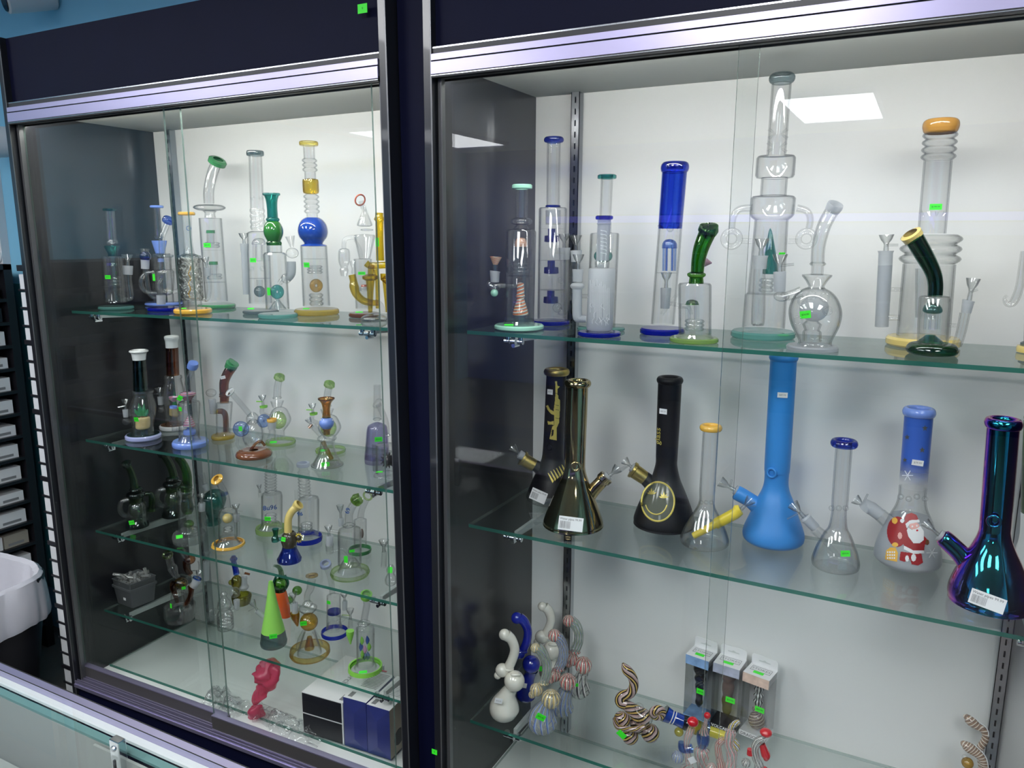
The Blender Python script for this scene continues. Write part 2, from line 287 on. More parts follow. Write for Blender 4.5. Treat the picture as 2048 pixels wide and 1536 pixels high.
# ------------------------------------------------------------------ a thing on a shelf, measured in a crop of the photograph
CROPS = {'C2': (180, 270, 3.94), 'C3': (460, 260, 3.84), 'C4': (200, 660, 5.69), 'C5': (480, 660, 4.8), 'C6': (200, 900, 4.266), 'C7': (480, 920, 3.34), 'D1': (950, 260, 3.491),
         'D2': (1250, 130, 2.604), 'D3': (1700, 200, 2.845), 'D4': (980, 700, 3.84), 'D5': (1340, 700, 3.2), 'D6': (1680, 780, 3.071), 'D7': (950, 1180, 4.316), 'D8': (1330, 1220, 2.852),
         'E4': (1340, 1300, 6.508), 'E7': (640, 380, 5.4875), 'F8': (1880, 1400, 11.29), 'H7': (400, 1320, 4.876), 'PX': (0, 0, 1.0)}
class Piece:
    def __init__(s, crop, shelf, base, top, label, name='water_pipe', cat='water pipe', group=None, dz=0):
        s.ox, s.oy, s.k = CROPS[crop]; s.base = base; s.top = top or base
        s.O = shelf_point(shelf, s.ox+base[0]/s.k, s.oy+base[1]/s.k)
        h = s.O-CAM; h.z = 0; s.Y = h.normalized(); s.X = s.Y.cross(Vector((0, 0, 1))); s.Z = Vector((0, 0, 1))
        M = Matrix((s.X, s.Y, s.Z)).transposed().to_4x4(); M.translation = s.O; s.M = M
        s.root = empty(name, M, label, cat, group); s.kids = {}; s.surf = []
        # half depth of the pane shelf is ignored: pieces stand on its top face
    def m(s, u, v, d=0):
        """crop pixel -> local (x, y, z) on the plane d metres behind the axis"""
        P = hit(s.ox+u/s.k, s.oy+v/s.k, s.Y, s.O+s.Y*d) - s.O
        return Vector((P.dot(s.X), d, P.z))
    def rad(s, u, v, hw, d=0): return abs(s.m(u+hw, v, d).x - s.m(u, v, d).x)
    def axis(s, v):
        b, t = s.base, s.top
        return b[0] if t[1] == b[1] else b[0]+(t[0]-b[0])*(v-b[1])/(t[1]-b[1])
    def _done(s, name, mb, mat, sharp=35):
        par = s.root
        if '/' in name: pn, name = name.split('/'); par = s.kids.get(pn, s.root)
        o = mb.build(name, mat, None, None, sharp=sharp); o.parent = par
        s.kids[name] = o; return o
    def _wall(s, rs, mat):
        return MATS[mat].get('glassy') and max(r[3] for r in rs) > .006
    def L(s, name, mat, prof, u=None, d=0, smooth=False, cap=False, wall=None, n=32):
        prof = [(p[0], p[1], (p[2] if len(p) > 2 else 0)) for p in prof]
        if smooth: prof = catmull(prof, 5)
        rs = []
        for v, hw, du in prof:
            uu = (s.axis(v) if u is None else u)+du; c = s.m(uu, v, d); c.z = max(c.z, .0004) if abs(v-s.base[1]) < 14 and v > s.base[1]-14 else c.z
            rs.append((c, Vector((1, 0, 0)), Vector((0, 1, 0)), max(s.rad(uu, v, max(hw, 0), d), 1e-5)))
        s.surf.append([(c.z, c.x, r) for c, _, _, r in rs])
        mb = MB().rings(rs, cap0=cap, cap1=cap, n=n)
        if wall is None: wall = .0022 if s._wall(rs, mat) else 0
        if wall: mb.rings([(c, a, b, max(r-wall, 1e-5)) for c, a, b, r in rs], n=n)
        return s._done(name, mb, mat)
    def T(s, name, mat, pts, d=0, smooth=True, cap=False, wall=None, n=20, k=6):
        """pts (u, v, hw[, depth])"""
        q = []
        for p in pts:
            dd = d+(p[3] if len(p) > 3 else 0); a = s.m(p[0], p[1], dd); q.append((a.x, a.y, a.z, s.rad(p[0], p[1], p[2], dd)))
        if smooth: q = catmull(q, k)
        rs = sweep_rings(q)
        if name == 'rim':      # the mouths lean a little towards the front of the cabinet
            cc_ = sum((r_[0] for r_ in rs), Vector())/len(rs); E3 = Matrix.Rotation(math.radians(27), 3, 'X'); rs = [(cc_+E3 @ (c-cc_), E3 @ a, E3 @ b, r_) for c, a, b, r_ in rs]
        mb = MB().rings(rs, cap0=cap, cap1=cap, n=n)
        if wall is None: wall = .0018 if s._wall(rs, mat) else 0
        if wall: mb.rings([(c, a, b, max(r-wall, 1e-5)) for c, a, b, r in rs], n=n)
        return s._done(name, mb, mat)
    def front(s, u, v, d0=-.03):
        """depth (and outward x offset ratio) of the foremost turned surface seen at crop pixel u, v"""
        d = d0; k = 0
        for _ in range(4):
            p = s.m(u, v, d); best = None
            for sf in s.surf:
                for (z0, x0, r0), (z1, x1, r1) in zip(sf, sf[1:]):
                    if min(z0, z1) <= p.z <= max(z0, z1) and abs(z1-z0) > 1e-6:
                        t = (p.z-z0)/(z1-z0); R = r0+(r1-r0)*t; X = x0+(x1-x0)*t
                        if abs(p.x-X) < R*.97:
                            y = -math.sqrt(R*R-(p.x-X)**2)
                            if best is None or y < best[0]: best = (y, (p.x-X)/R)
            if best is None: return None
            d, k = best
        return d, k
    def B(s, name, mat, u, v, hw, hh=None, d=0, n=24, wall=None):
        c = s.m(u, v, d); r = s.rad(u, v, hw, d); h = r*(hh/hw if hh else 1); k = 12
        rs = [(c+Vector((0, 0, h*math.cos(math.pi*i/k))), Vector((1, 0, 0)), Vector((0, 1, 0)), max(r*math.sin(math.pi*i/k), 1e-5)) for i in range(k+1)]
        mb = MB().rings(rs, n=n); return s._done(name, mb, mat, 80)
    def O_(s, name, mat, u, v, R, r, tilt=(0, 0), d=0):
        """ring seen face on; tilt = rotation about x and z (radians)"""
        c = s.m(u, v, d); Rr = s.rad(u, v, R, d); rr = s.rad(u, v, r, d); E = Matrix.Rotation(tilt[1], 3, 'Z') @ Matrix.Rotation(tilt[0], 3, 'X'); mb = MB(); n, k = 28, 12; vs = []
        for i in range(n):
            a = 2*math.pi*i/n
            for j in range(k):
                b = 2*math.pi*j/k; vs.append(c + E @ Vector(((Rr+rr*math.cos(b))*math.cos(a), rr*math.sin(b), (Rr+rr*math.cos(b))*math.sin(a))))
        fs = [(i*k+j, ((i+1) % n)*k+j, ((i+1) % n)*k+(j+1) % k, i*k+(j+1) % k) for i in range(n) for j in range(k)]
        mb.add(vs, fs, 0, [[(i/n, j/k), ((i+1)/n, j/k), ((i+1)/n, (j+1)/k), (i/n, (j+1)/k)] for i in range(n) for j in range(k)], True)
        return s._done(name, mb, mat, 80)
    def S(s, u, v, w, h, rot=0, depth=-.03, text='$59.99', mat='TAG', name='price_sticker', ink='INK', yaw=0, lean=0):
        """flat label, w x h crop px, depth metres in front of the axis"""
        if lean == 0 and yaw == 0 and s.surf:
            fr = s.front(u, v, depth)
            if fr: 
                depth = fr[0]-.0010; yaw = math.asin(max(-.9, min(.9, fr[1])))*.9; f2 = s.front(u, v-6, depth)
                if f2: dz = s.m(u, v-6, depth).z-s.m(u, v, depth).z; lean = -math.atan2(f2[0]-fr[0], dz) if abs(f2[0]-fr[0]) < dz*1.5 else 0
        c = s.m(u, v, depth); hw = s.rad(u, v, w/2, depth); hh = hw*h/w
        M = Matrix.Translation(c) @ Matrix.Rotation(yaw, 4, 'Z') @ Matrix.Rotation(lean, 4, 'X') @ Matrix.Rotation(math.radians(-rot), 4, 'Y')
        mb = MB().box(-hw, hw, -.0003, .0003, -hh, hh); o = mb.build(name, mat, None); o.parent = s.root; o.matrix_local = M
        if text:
            text_obj(o, text, min(hh*1.1, hw*2/len(text)*1.5), ink, Matrix.Translation((0, -.0005, 0)) @ Matrix.Rotation(math.pi/2, 4, 'X'), 'printed_price')
        return o
    # ---- frequent groups of parts
    def disc(s, mat, hw, v0, v1=None, name='base', u=None, inner=None):
        """round foot: v0 top, v1 shelf contact"""
        mat = mat+'S' if mat+'S' in MATS else mat; v1 = v1 if v1 is not None else s.base[1]; b = (v1-v0)*.25
        return s.L(name, mat, [(v0, 0), (v0, hw*.94), (v0+b, hw), (v1-b, hw), (v1, hw*.95), (v1, 0)], u=u, wall=0)
    def ringfoot(s, mat, hw, v0, v1=None):
        v1 = v1 if v1 is not None else s.base[1]; mat = mat+'S' if mat+'S' in MATS else mat
        s.L('base', mat, [(v0, hw*.90), (v0-1, hw*.97), (v0+(v1-v0)*.4, hw), (v1-2, hw*.97), (v1, hw*.9)], wall=0); s.L('base/base_glass', 'CT', [(v1-(v1-v0)*.35, 1), (v1-(v1-v0)*.35, hw*.92)], wall=0)
    def mouth(s, mat, v, hw, t, name='rim', u=None, inner=.62):
        return s.L(name, mat, [(v-t, hw*inner), (v-t, hw*.9), (v-t*.6, hw), (v+t*.6, hw), (v+t, hw*.9), (v+t, hw*inner), (v-t, hw*inner)], u=u, wall=0)
    def hoops(s, name, mat, v0, v1, n, hin, hout):
        pr = []
        for i in range(n):
            a = v0+(v1-v0)*i/n; st = (v1-v0)/n
            pr += [(a, hin), (a+st*.25, hin+(hout-hin)*.8), (a+st*.45, hout), (a+st*.65, hin+(hout-hin)*.8), (a+st*.95, hin)]
        return s.L(name, mat, pr)
    def bowl(s, u, v, hw, u2, v2, handle=None, mat='CW', d=0, hmat=None):
        """flared bowl: mouth at u,v, foot at u2,v2"""
        du, dv = u2-u, v2-v; P = lambda t, r: (u+du*t, v+dv*t, hw*r)
        s.T('bowl', mat, [P(0, 1), P(.3, .72), P(.5, .38), P(.62, .30), P(.8, .34), P(1, .36)], d=d, smooth=False, n=16, wall=.0012)
        if handle: s.T('bowl/handle', hmat or mat, [P(.62, .16), (handle[0], handle[1], hw*.16)], d=d, smooth=False, cap=True, n=8, wall=0)
def hexv(h): return tuple((int(h[i:i+2], 16)/255)**2.2 for i in (0, 2, 4))
# ================================================================== the room
def struct(name, mat, dims, parent=None):
    o = box(name, mat, dims, parent); return tag(o, kind='structure')
ZC = 2.62
struct('floor', 'FLOORM', (-4.0, 3.2, -6.6, .62, -.05, 0))
struct('ceiling', 'WALLW', (-4.0, 3.2, -6.6, .62, ZC, ZC+.05))
struct('wall_back', 'WALLB', (-4.0, 3.2, .52, .60, 0, ZC))
struct('wall_left', 'WALLB', (-4.05, -3.95, -6.6, .62, 0, ZC))
struct('wall_right', 'WALLB', (3.15, 3.25, -6.6, .62, 0, ZC))
struct('wall_front', 'WALLV', (-4.0, 3.2, -6.65, -6.55, 0, ZC))  # violet lamp glow is mixed into this wall's colour
struct('trim_1', 'WALLW', (-2.40, -2.36, .49, .52, 0, ZC))
def ceiling_light(x, y, where):
    r = empty('ceiling_light', Matrix.Translation((x, y, ZC-.03)), 'recessed white ceiling light panel '+where, 'light', 'ceiling light panels')
    box('lamp_panel', 'LAMP' if y < -3 else 'LAMPN', (-.29, .29, -.62, .62, 0, .008), r)
    mb = MB(); mb.box(-.31, -.29, -.64, .64, -.004, .03); mb.box(.29, .31, -.64, .64, -.004, .03); mb.box(-.29, .29, -.64, -.62, -.004, .03); mb.box(-.29, .29, .62, .64, -.004, .03)
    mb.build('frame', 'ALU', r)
for x, y, wh in ((.16, -5.0, 'far behind the viewer, mirrored in the right cabinet glass'), (-3.32, -5.2, 'far behind at the left, mirrored beside the dark side panel'), (.30, -1.75, 'over the viewer'), (1.75, -1.75, 'right of the viewer'), (-1.15, -1.85, 'left of the viewer'), (-2.5, -1.85, 'near the left wall')): ceiling_light(x, y, wh)  # the unseen panels near the viewer are added as front fill light
# violet lamp strip along the opposite wall
r = empty('light_strip', Matrix.Translation((0, -6.515, 1.86)), 'violet lamp strip along the opposite wall', 'light'); box('lamp', 'LEDV', (-2.9, 2.9, -.02, .01, -.035, .035), r); box('backing', 'DARKLIP', (-2.95, 2.95, -.03, -.02, -.05, .05), r)
# ================================================================== cabinets
def cabinet(key, label, dz, xs, shelves):
    C = CABS[key]; r = empty('display_cabinet', C, label, 'cabinet'); K = lambda n, m, d, p=None, b=0: box(n, m, d, p or r, None, b)
    ZT, ZTT, ZCI, TOP, BOT = 1.9643+dz, 2.0+dz, 1.991+dz, 2.166, .36
    K('side_panel', 'PANEL', (-.019, 0, -.003, D+.015, 0, TOP), b=.0012); K('side_panel', 'PANEL', (W, W+.019, -.003, D+.015, 0, TOP), b=.0012)
    K('edge_strip', 'JAMB', (-.002, .0008, -.0045, -.0032, 0, TOP)); K('edge_strip', 'JAMB', (W+.0165, W+.0195, -.0045, -.0032, 0, TOP))
    K('back_panel', 'BACK', (0, W, D, D+.015, 0, TOP))
    K('top_panel', 'PANEL', (0, W, .028, D, TOP-.018, TOP-.001)); K('inner_ceiling', 'CEILW', (0, W, .060, D, ZCI, ZCI+.012))
    K('fascia', 'NAVY', (0, W, .013, .028, ZTT+.012, TOP-.001))
    lip = K('fascia_lip', 'DARKLIP', (0, W, -.001, .028, ZTT, ZTT+.0115)); o = K('lip_edge', 'STEEL', (0, W, -.0015, .0005, ZTT+.0105, ZTT+.013), lip)
    h = MB(); h.box(.001, W-.001, -.006, -.001, ZTT-.011, ZTT); h.box(.001, W-.001, -.003, -.001, ZTT-.014, ZTT-.011, 1); h.box(.001, W-.001, -.007, -.001, ZT, ZTT-.014)
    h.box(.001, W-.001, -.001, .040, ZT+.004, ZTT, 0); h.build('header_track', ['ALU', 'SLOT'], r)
    g = MB(); g.box(.001, W-.001, -.006, .002, ZT-.006, ZT+.004, 0); g.box(.001, W-.001, -.007, -.006, ZT-.0035, ZT-.002, 1); g.box(.001, W-.001, .012, .024, ZT-.005, ZT+.004); g.box(.001, W-.001, .036, .040, ZT-.006, ZT+.004)
    g.build('track_gasket', ['GASKET', 'STEEL'], r)
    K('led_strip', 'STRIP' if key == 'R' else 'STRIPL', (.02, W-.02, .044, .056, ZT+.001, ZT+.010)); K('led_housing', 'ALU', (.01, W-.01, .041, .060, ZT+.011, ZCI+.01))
    for x in (.004, W-.012): K('door_jamb', 'JAMB', (x, x+.008, .012, .024, BOT, ZT))
    # deck and lower track
    K('deck', 'DECK', (0, W, .04, D, .335, .3515)); K('plinth', 'NAVY', (0, W, .004, .02, 0, .345)); K('track_sill', 'ALUD', (0, W, -.004, .04, .338, .350))
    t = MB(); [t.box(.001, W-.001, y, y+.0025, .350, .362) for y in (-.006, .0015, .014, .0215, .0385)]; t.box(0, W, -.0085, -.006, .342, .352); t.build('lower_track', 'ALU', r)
    # glass panel lying on the deck
    mb = MB().box(.0073, W-.0073, .1042, D-.01, .3516, .3603); o = mb.build('deck_glass', ['SHELFG', 'EDGE', 'EDGEB'], r)
    for p in o.data.polygons: p.material_index = 0 if abs(p.normal.z) > .5 else (1 if p.normal.y < -.5 else 2)
    # sliding doors
    for n, (x0, x1, y) in enumerate(((.003, .591, .030), (.564, 1.152, .006))):
        zb = .352 if n == 0 else .366; zt = .397 if n == 0 else .408
        d = MB().box(x0, x1, y, y+.005, zt-.005, ZT+.003).build('sliding_door', ['PANE', 'EDGEL'], r)
        for p in d.data.polygons: p.material_index = 0 if abs(p.normal.y) > .5 else 1
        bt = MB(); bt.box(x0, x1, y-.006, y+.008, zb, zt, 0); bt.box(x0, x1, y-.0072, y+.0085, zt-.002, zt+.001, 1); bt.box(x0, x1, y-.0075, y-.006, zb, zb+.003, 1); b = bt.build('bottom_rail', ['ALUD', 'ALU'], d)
        fx = x0+.018 if n == 0 else x1-.03
        box('finger_pull', 'WIN', (fx, fx+.012, y-.003, y, 1.155, 1.215), d, None, .0015)
    # slotted standards
    for sx in (xs, xs+.947):
        s_ = MB(); w_ = .0105; y = D-.022; s_.box(sx-w_, sx-w_+.0015, y, D, .37, ZCI); s_.box(sx+w_-.0015, sx+w_, y, D, .37, ZCI)
        s_.box(sx-w_, sx-.0017, y, y+.0015, .37, ZCI); s_.box(sx+.0017, sx+w_, y, y+.0015, .37, ZCI); s_.box(sx-.0017, sx+.0017, y+.006, y+.007, .37, ZCI, 1)
        z = .38
        while z < ZCI-.01: s_.box(sx-.0017, sx+.0017, y, y+.0015, z, z+.0125); z += .0254
        s_.build('slotted_standard', ['STEEL', 'SLOT'], r)
        for zs in shelves:
            a = MB(); z1 = zs-.0085
            vs = [(sx-.004, .135, z1-.012), (sx-.004, y, z1-.028), (sx-.004, y, z1), (sx-.004, .135, z1)]; vs += [(v[0]+.008, v[1], v[2]) for v in vs]
            a.add(vs, [(3, 2, 1, 0), (4, 5, 6, 7), (0, 1, 5, 4), (1, 2, 6, 5), (2, 3, 7, 6), (3, 0, 4, 7)]); ar = a.build('shelf_bracket', 'ARM', r)
            c = MB(); Z3, Y3, X3 = Vector((0, 0, 1)), Vector((0, 1, 0)), Vector((1, 0, 0))
            for dx in (-.021, -.007, .010): c.rings([(Vector((sx+dx, .122, z1-.010)), Y3, Z3, .0062), (Vector((sx+dx+.011, .122, z1-.010)), Y3, Z3, .0062)], cap0=True, cap1=True, n=12)
            for dx in (-.014, .016): c.rings([(Vector((sx+dx, .122, z1-.012)), X3, Y3, .006), (Vector((sx+dx, .122, z1-.001)), X3, Y3, .006)], cap0=True, cap1=True, n=12)
            c.rings([(Vector((sx, .118, z1-.019)), X3, Z3, .0045), (Vector((sx, .140, z1-.019)), X3, Z3, .0045)], cap0=True, cap1=True, n=8); c.build('shelf_clamp', 'CHROME', ar)
    return r
cabL = cabinet('L', 'black display cabinet on the left, four glass shelves behind sliding glass doors', -.008, .086, [SH[k] for k in ('L1', 'L2', 'L3', 'L4')])
cabR = cabinet('R', 'black display cabinet on the right, three glass shelves behind sliding glass doors', 0, .111, [SH[k] for k in ('R1', 'R2', 'R3')])
fp = MB(); fp.add([(-.0785, .028, 0), (-.0195, .028, 0), (-.0195, .045, 0), (-.0785, .045, 0), (-.0990, .028, 2.166), (-.0195, .028, 2.166), (-.0195, .045, 2.166), (-.0990, .045, 2.166)], [(0, 1, 5, 4), (1, 2, 6, 5), (2, 3, 7, 6), (3, 0, 4, 7), (4, 5, 6, 7), (3, 2, 1, 0)])
tag(fp.build('filler_panel', 'NAVY'), 'tall narrow black panel filling the gap between the two cabinets', 'panel')
for key, names in (('L', [('L1', 'topmost'), ('L2', 'second highest'), ('L3', 'third highest'), ('L4', 'lowest')]), ('R', [('R1', 'topmost'), ('R2', 'middle'), ('R3', 'lowest')])):
    for k, nm in names:
        o = MB().box(.0072, W-.0072, .1066, .3928, SH[k]-.008, SH[k]-.0003).build('glass_shelf', ['SHELFG', 'EDGE', 'EDGEB'], None, CABS[key], 0)
        for p in o.data.polygons: p.material_index = 0 if abs(p.normal.z) > .5 else (1 if p.normal.y < -.5 else 2)
        tag(o, '%s clear glass shelf with green edge in the %s cabinet' % (nm, 'left' if key == 'L' else 'right'), 'shelf', 'glass shelves')
def cabinet_tag(parent, u, v, w, h, yplane, rot, text):
    P = hit(u, v, Vector((0, 1, 0)), Vector((0, yplane, 0))); o = MB().box(-w/2, w/2, -.0004, .0004, -h/2, h/2).build('price_sticker', 'TAG', None); o.parent = parent
    o.matrix_world = Matrix.Translation(P) @ Matrix.Rotation(math.radians(rot), 4, 'Y'); text_obj(o, text, .006, 'INK', Matrix.Translation((0, -.0006, 0)) @ Matrix.Rotation(math.pi/2, 4, 'X'))
# the left sticker sits on the fascia, the right one on the post
cabinet_tag(cabL, 725, 17, .023, .017, -.0080, 0, '9'); cabinet_tag(cabR, 869, 1504, .014, .012, -.0050, 0, '9')
# ================================================================== glass counter in front
CH = .97
cc = empty('glass_counter', Matrix.Translation((0, -.640, 0)) @ Matrix.Rotation(.012, 4, 'Z'), 'glass topped shop counter in the near left corner', 'counter')
xa, xb = -2.2, .34
box('top_glass', 'PANE', (xa, xb, -.50, -.012, CH-.008, CH), cc)
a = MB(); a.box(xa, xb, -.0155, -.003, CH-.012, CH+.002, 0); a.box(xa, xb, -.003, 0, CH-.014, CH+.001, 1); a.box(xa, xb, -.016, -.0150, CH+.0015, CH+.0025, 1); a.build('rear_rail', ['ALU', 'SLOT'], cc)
box('inner_rail', 'WALLW', (xa, xb, -.0275, -.0125, CH-.014, CH-.0095), cc); box('teal_strip', 'EDGET', (xa, xb, -.040, -.0285, CH-.02, CH-.016), cc)  # dark teal strip stands in for the shade below the rail
box('rear_door', 'GREYP', (xa, -.1, -.0405, -.0365, .45, CH-.0205), cc); box('rear_door', 'GREYP', (-.14, xb, -.048, -.044, .45, CH-.0205), cc)
box('counter_base', 'NAVY', (xa, xb, -.50, -.012, 0, .45), cc); box('counter_shelf', 'GREYP', (xa, xb, -.48, -.065, .86, .867), cc)
box('counter_deck', 'WALLW', (xa, xb, -.49, -.055, .451, .46), cc); box('front_glass', 'PANE', (xa, xb, -.50, -.494, .45, CH-.01), cc); box('end_panel', 'NAVY', (xb, xb+.02, -.50, 0, 0, CH), cc)
Pk = hit(235, 1500, Vector((0, 1, 0)), Vector((0, -.692, 0)))
pst = box('support_post', 'CHROME', (-.008, .012, -.006, .006, -.28, .018), cc, None, .001); pst.matrix_world = Matrix.Translation(Pk)
MB().box(-.0015, .0015, -.0075, -.006, -.05, -.012).build('slot', 'SLOT', pst); MB().rings([(Vector((.001, -.0062, .006)), Vector((1, 0, 0)), Vector((0, 0, 1)), .0045), (Vector((.001, -.0085, .006)), Vector((1, 0, 0)), Vector((0, 0, 1)), .0035)], cap0=True, cap1=True, n=16).build('screw', 'STEEL', pst)
# ================================================================== things left of the cabinets
rk = empty('box_rack', Matrix.Translation((-1.53, .10, 0)), 'tall narrow black rack of small white boxes against the left cabinet', 'rack')
box('rack_back', 'SHELFK', (-.02, .09, .26, .30, 0, 1.575), rk); box('rack_top', 'SHELFK', (-.055, .09, 0, .30, 1.560, 1.578), rk)
rows = 27; pit = .0545; 
ORD = 'first second third fourth fifth sixth seventh eighth ninth tenth eleventh twelfth thirteenth fourteenth fifteenth sixteenth seventeenth eighteenth nineteenth twentieth twenty-first twenty-second twenty-third twenty-fourth twenty-fifth twenty-sixth twenty-seventh twenty-eighth'.split()
for i in range(rows):
    z = 1.50-i*pit
    if z < .02: break
    t = box('rack_tray', 'SHELFK', (-.052, .088, -.004, .28, z, z+(.014 if i % 4 == 3 else .006)), rk)
    b = MB().box(-.045, .075, -.001, .12, z+(.0145 if i % 4 == 3 else .0065), z+pit-.004); b.box(-.005, .03, -.0018, -.001, z+.016, z+pit-.010, 1)
    o = b.build('small_box', ['WALLW', 'BOXW'], None, Matrix.Translation((-1.53, .10, 0))); tag(o, 'small white box, %s from the top in the narrow black rack' % ORD[i], 'box', 'small white boxes in the narrow rack')
sk = empty('wall_shelving', Matrix.Translation((-2.2, 0, 0)), 'dark wall shelving holding stacked boxes at the far left', 'shelving')
box('side_panel', 'SHELFK', (-.35, 0, .40, .43, 0, 1.56), sk); box('side_panel', 'SHELFK', (-.35, 0, -1.5, -1.47, 0, 1.56), sk); box('back_panel', 'SHELFK', (-.36, -.34, -1.5, .43, 0, 1.56), sk); box('top_panel', 'SHELFK', (-.36, 0, -1.5, .43, 1.54, 1.56), sk)
zz = .10; i = 0
while zz < 1.5:
    box('shelf_board', 'SHELFK', (-.34, 0, -1.47, .40, zz, zz+.012), sk)
    y = .385
    k_ = 0
    while y > .12:
        L_ = random.uniform(.085, .13); low_board = zz < .95; m_ = ('BOXW' if random.random() < .8 else 'BOXT') if low_board else random.choice(['TEALP', 'SHELFK', 'BOXB', 'BOXW'])  # lower boards get white and tan boxes, upper boards mostly dark ones
        hgt = .052 if i % 3 else .04
        mb = MB().box(-.30, -.015, y-L_+.006, y-.001, zz+.0125, zz+.012+hgt, 0); mb.box(-.015, -.0146, y-L_+.02, y-.02, zz+.02, zz+.03, 1)
        o = mb.build('stock_box', [m_, 'INKG'], None, Matrix.Translation((-2.2, 0, 0))); 
        tag(o, '%s stock box, %s from the far end, %s lowest shelving board' % ({'BOXW': 'white', 'BOXT': 'tan', 'TEALP': 'teal', 'SHELFK': 'black', 'BOXB': 'dark'}[m_], ORD[k_], ORD[i]), 'box', 'stock boxes on the wall shelving')
        y -= L_; k_ += 1
    zz += .088; i += 1
# pegboard strip on the back wall
pb = MB().box(-2.33, -1.9, .50, .515, .20, .40); [pb.rings([(Vector((x, .4995, z)), Vector((1, 0, 0)), Vector((0, 0, 1)), .006), (Vector((x, .4985, z)), Vector((1, 0, 0)), Vector((0, 0, 1)), .001)], 1, n=8) for x in (-2.27, -2.22, -2.17) for z in (.25, .31, .37)]
tag(pb.build('peg_panel', ['TEALP', 'SLOT']), 'teal perforated panel low on the wall behind the trash can', 'panel')
tag(box('wall_panel', 'TEALP', (-2.36, -1.5, .505, .519, .40, 1.48)), 'teal board on the wall behind the narrow rack', 'panel')
# trash can with liner
def oval(cx, cy, a, b, z, n=40, rot=0, wob=0, ph=0):
    out = []
    for i in range(n):
        t = 2*math.pi*i/n; ct, st = math.cos(t), math.sin(t); x = a*math.copysign(abs(ct)**.55, ct); y = b*math.copysign(abs(st)**.55, st); k = 1+wob*(math.sin(9*t+ph)+.6*math.sin(17*t+2*ph)); x *= k; y *= k
        out.append(Vector((cx+x*math.cos(rot)-y*math.sin(rot), cy+x*math.sin(rot)+y*math.cos(rot), z+wob*.3*math.sin(11*t+ph))))
    return out
def loft(loops, mi=0, mb=None):
    mb = mb or MB(); n = len(loops[0]); vs = [q for l in loops for q in l]
    mb.add(vs, [(i*n+k, i*n+(k+1) % n, (i+1)*n+(k+1) % n, (i+1)*n+k) for i in range(len(loops)-1) for k in range(n)], mi, None, True); return mb
tc = empty('trash_can', Matrix.Translation((-1.90, -.03, 0)) @ Matrix.Rotation(.1, 4, 'Z'), 'black trash can with a white bag liner folded over its rim', 'trash can')
loft([oval(0, 0, .20, .12, 0, 96), oval(0, 0, .27, .17, .50, 96), oval(0, 0, .275, .175, .552, 96), oval(0, 0, .268, .168, .556, 96)]).build('bin_body', 'SHELFK', tc)
def cloth(a, b, z, w, ph=0):
    out = []
    for i in range(120):
        t = 2*math.pi*i/120; ct, st = math.cos(t), math.sin(t); k = w*(math.sin(13*t+ph)+.7*math.sin(29*t+2.1*ph)+.5*math.sin(7*t+3*ph)); out.append(Vector(((a+k)*math.copysign(abs(ct)**.7, ct), (b+k)*math.copysign(abs(st)**.7, st), z+w*.8*math.sin(11*t+ph))))
    return out
loft([cloth(.286, .186, .41, .004, 1), cloth(.292, .192, .43, .0035, .8), cloth(.288, .188, .50, .003, .5), cloth(.282, .182, .556, .0015), cloth(.272, .172, .566, .001), cloth(.258, .158, .556, .002), cloth(.250, .150, .50, .0035, .4), cloth(.240, .142, .42, .005, .9), cloth(.225, .13, .20, .006, 1.5), cloth(.02, .01, .12, .0)]).build('bag_liner', 'LINER', tc)
# security cameras
def wall_camera(u, v, y, r, label, aim):
    P = hit(u, v, Vector((0, 1, 0)), Vector((0, y, 0))); c = empty('security_camera', Matrix.Translation(P), label, 'camera'); A = Vector(aim).normalized(); a = A.orthogonal().normalized(); b = A.cross(a)
    MB().rings([(A*-.10, a, b, r*.5), (A*-.09, a, b, r*.9), (A*.0, a, b, r), (A*.06, a, b, r), (A*.065, a, b, r*.86)], cap0=True, cap1=True).build('housing', 'WALLW', c)
    MB().rings([(A*.066, a, b, r*.84), (A*.068, a, b, r*.78)], cap1=True).build('lens_face', 'BLKG', c)
    MB().rings([(Vector((0, .0, 0))+A*-.05, Vector((1, 0, 0)), Vector((0, 0, 1)), r*.35), (Vector((0, .515-P.y, .0))+A*-.05, Vector((1, 0, 0)), Vector((0, 0, 1)), r*.35)], cap0=True, cap1=True, n=16).build('mount', 'WALLW', c)
wall_camera(52, 2, .43, .036, 'white security camera high on the blue wall in the upper left corner', (-.30, -.92, -.25)); wall_camera(4, 284, .44, .055, 'grey round security camera on the blue wall beside the cabinet top', (-.35, -.92, -.1))
tag(MB().rings([(hit(2, 513, Vector((0, 1, 0)), Vector((0, .50, 0)))+Vector((0, -.01*k, 0)), Vector((1, 0, 0)), Vector((0, 0, 1)), rr) for k, rr in ((0, .028), (1.5, .026), (2.3, .015), (2.6, .0005))]).build('alarm_dome', 'WALLW'), 'small white round alarm dome low on the blue wall above the wall shelving', 'alarm')
# wall shelving across the shop, seen only in reflections
os_ = empty('shop_shelving', Matrix.Translation((0, -6.2, 0)), 'dark shop shelving along the opposite wall', 'shelving'); box('back_panel', 'SHELFK', (-2.6, 2.6, -.2, -.17, 0, 1.7), os_)
for z in (.3, .7, 1.1, 1.5): box('shelf_board', 'SHELFK', (-2.6, 2.6, -.17, .15, z, z+.02), os_)
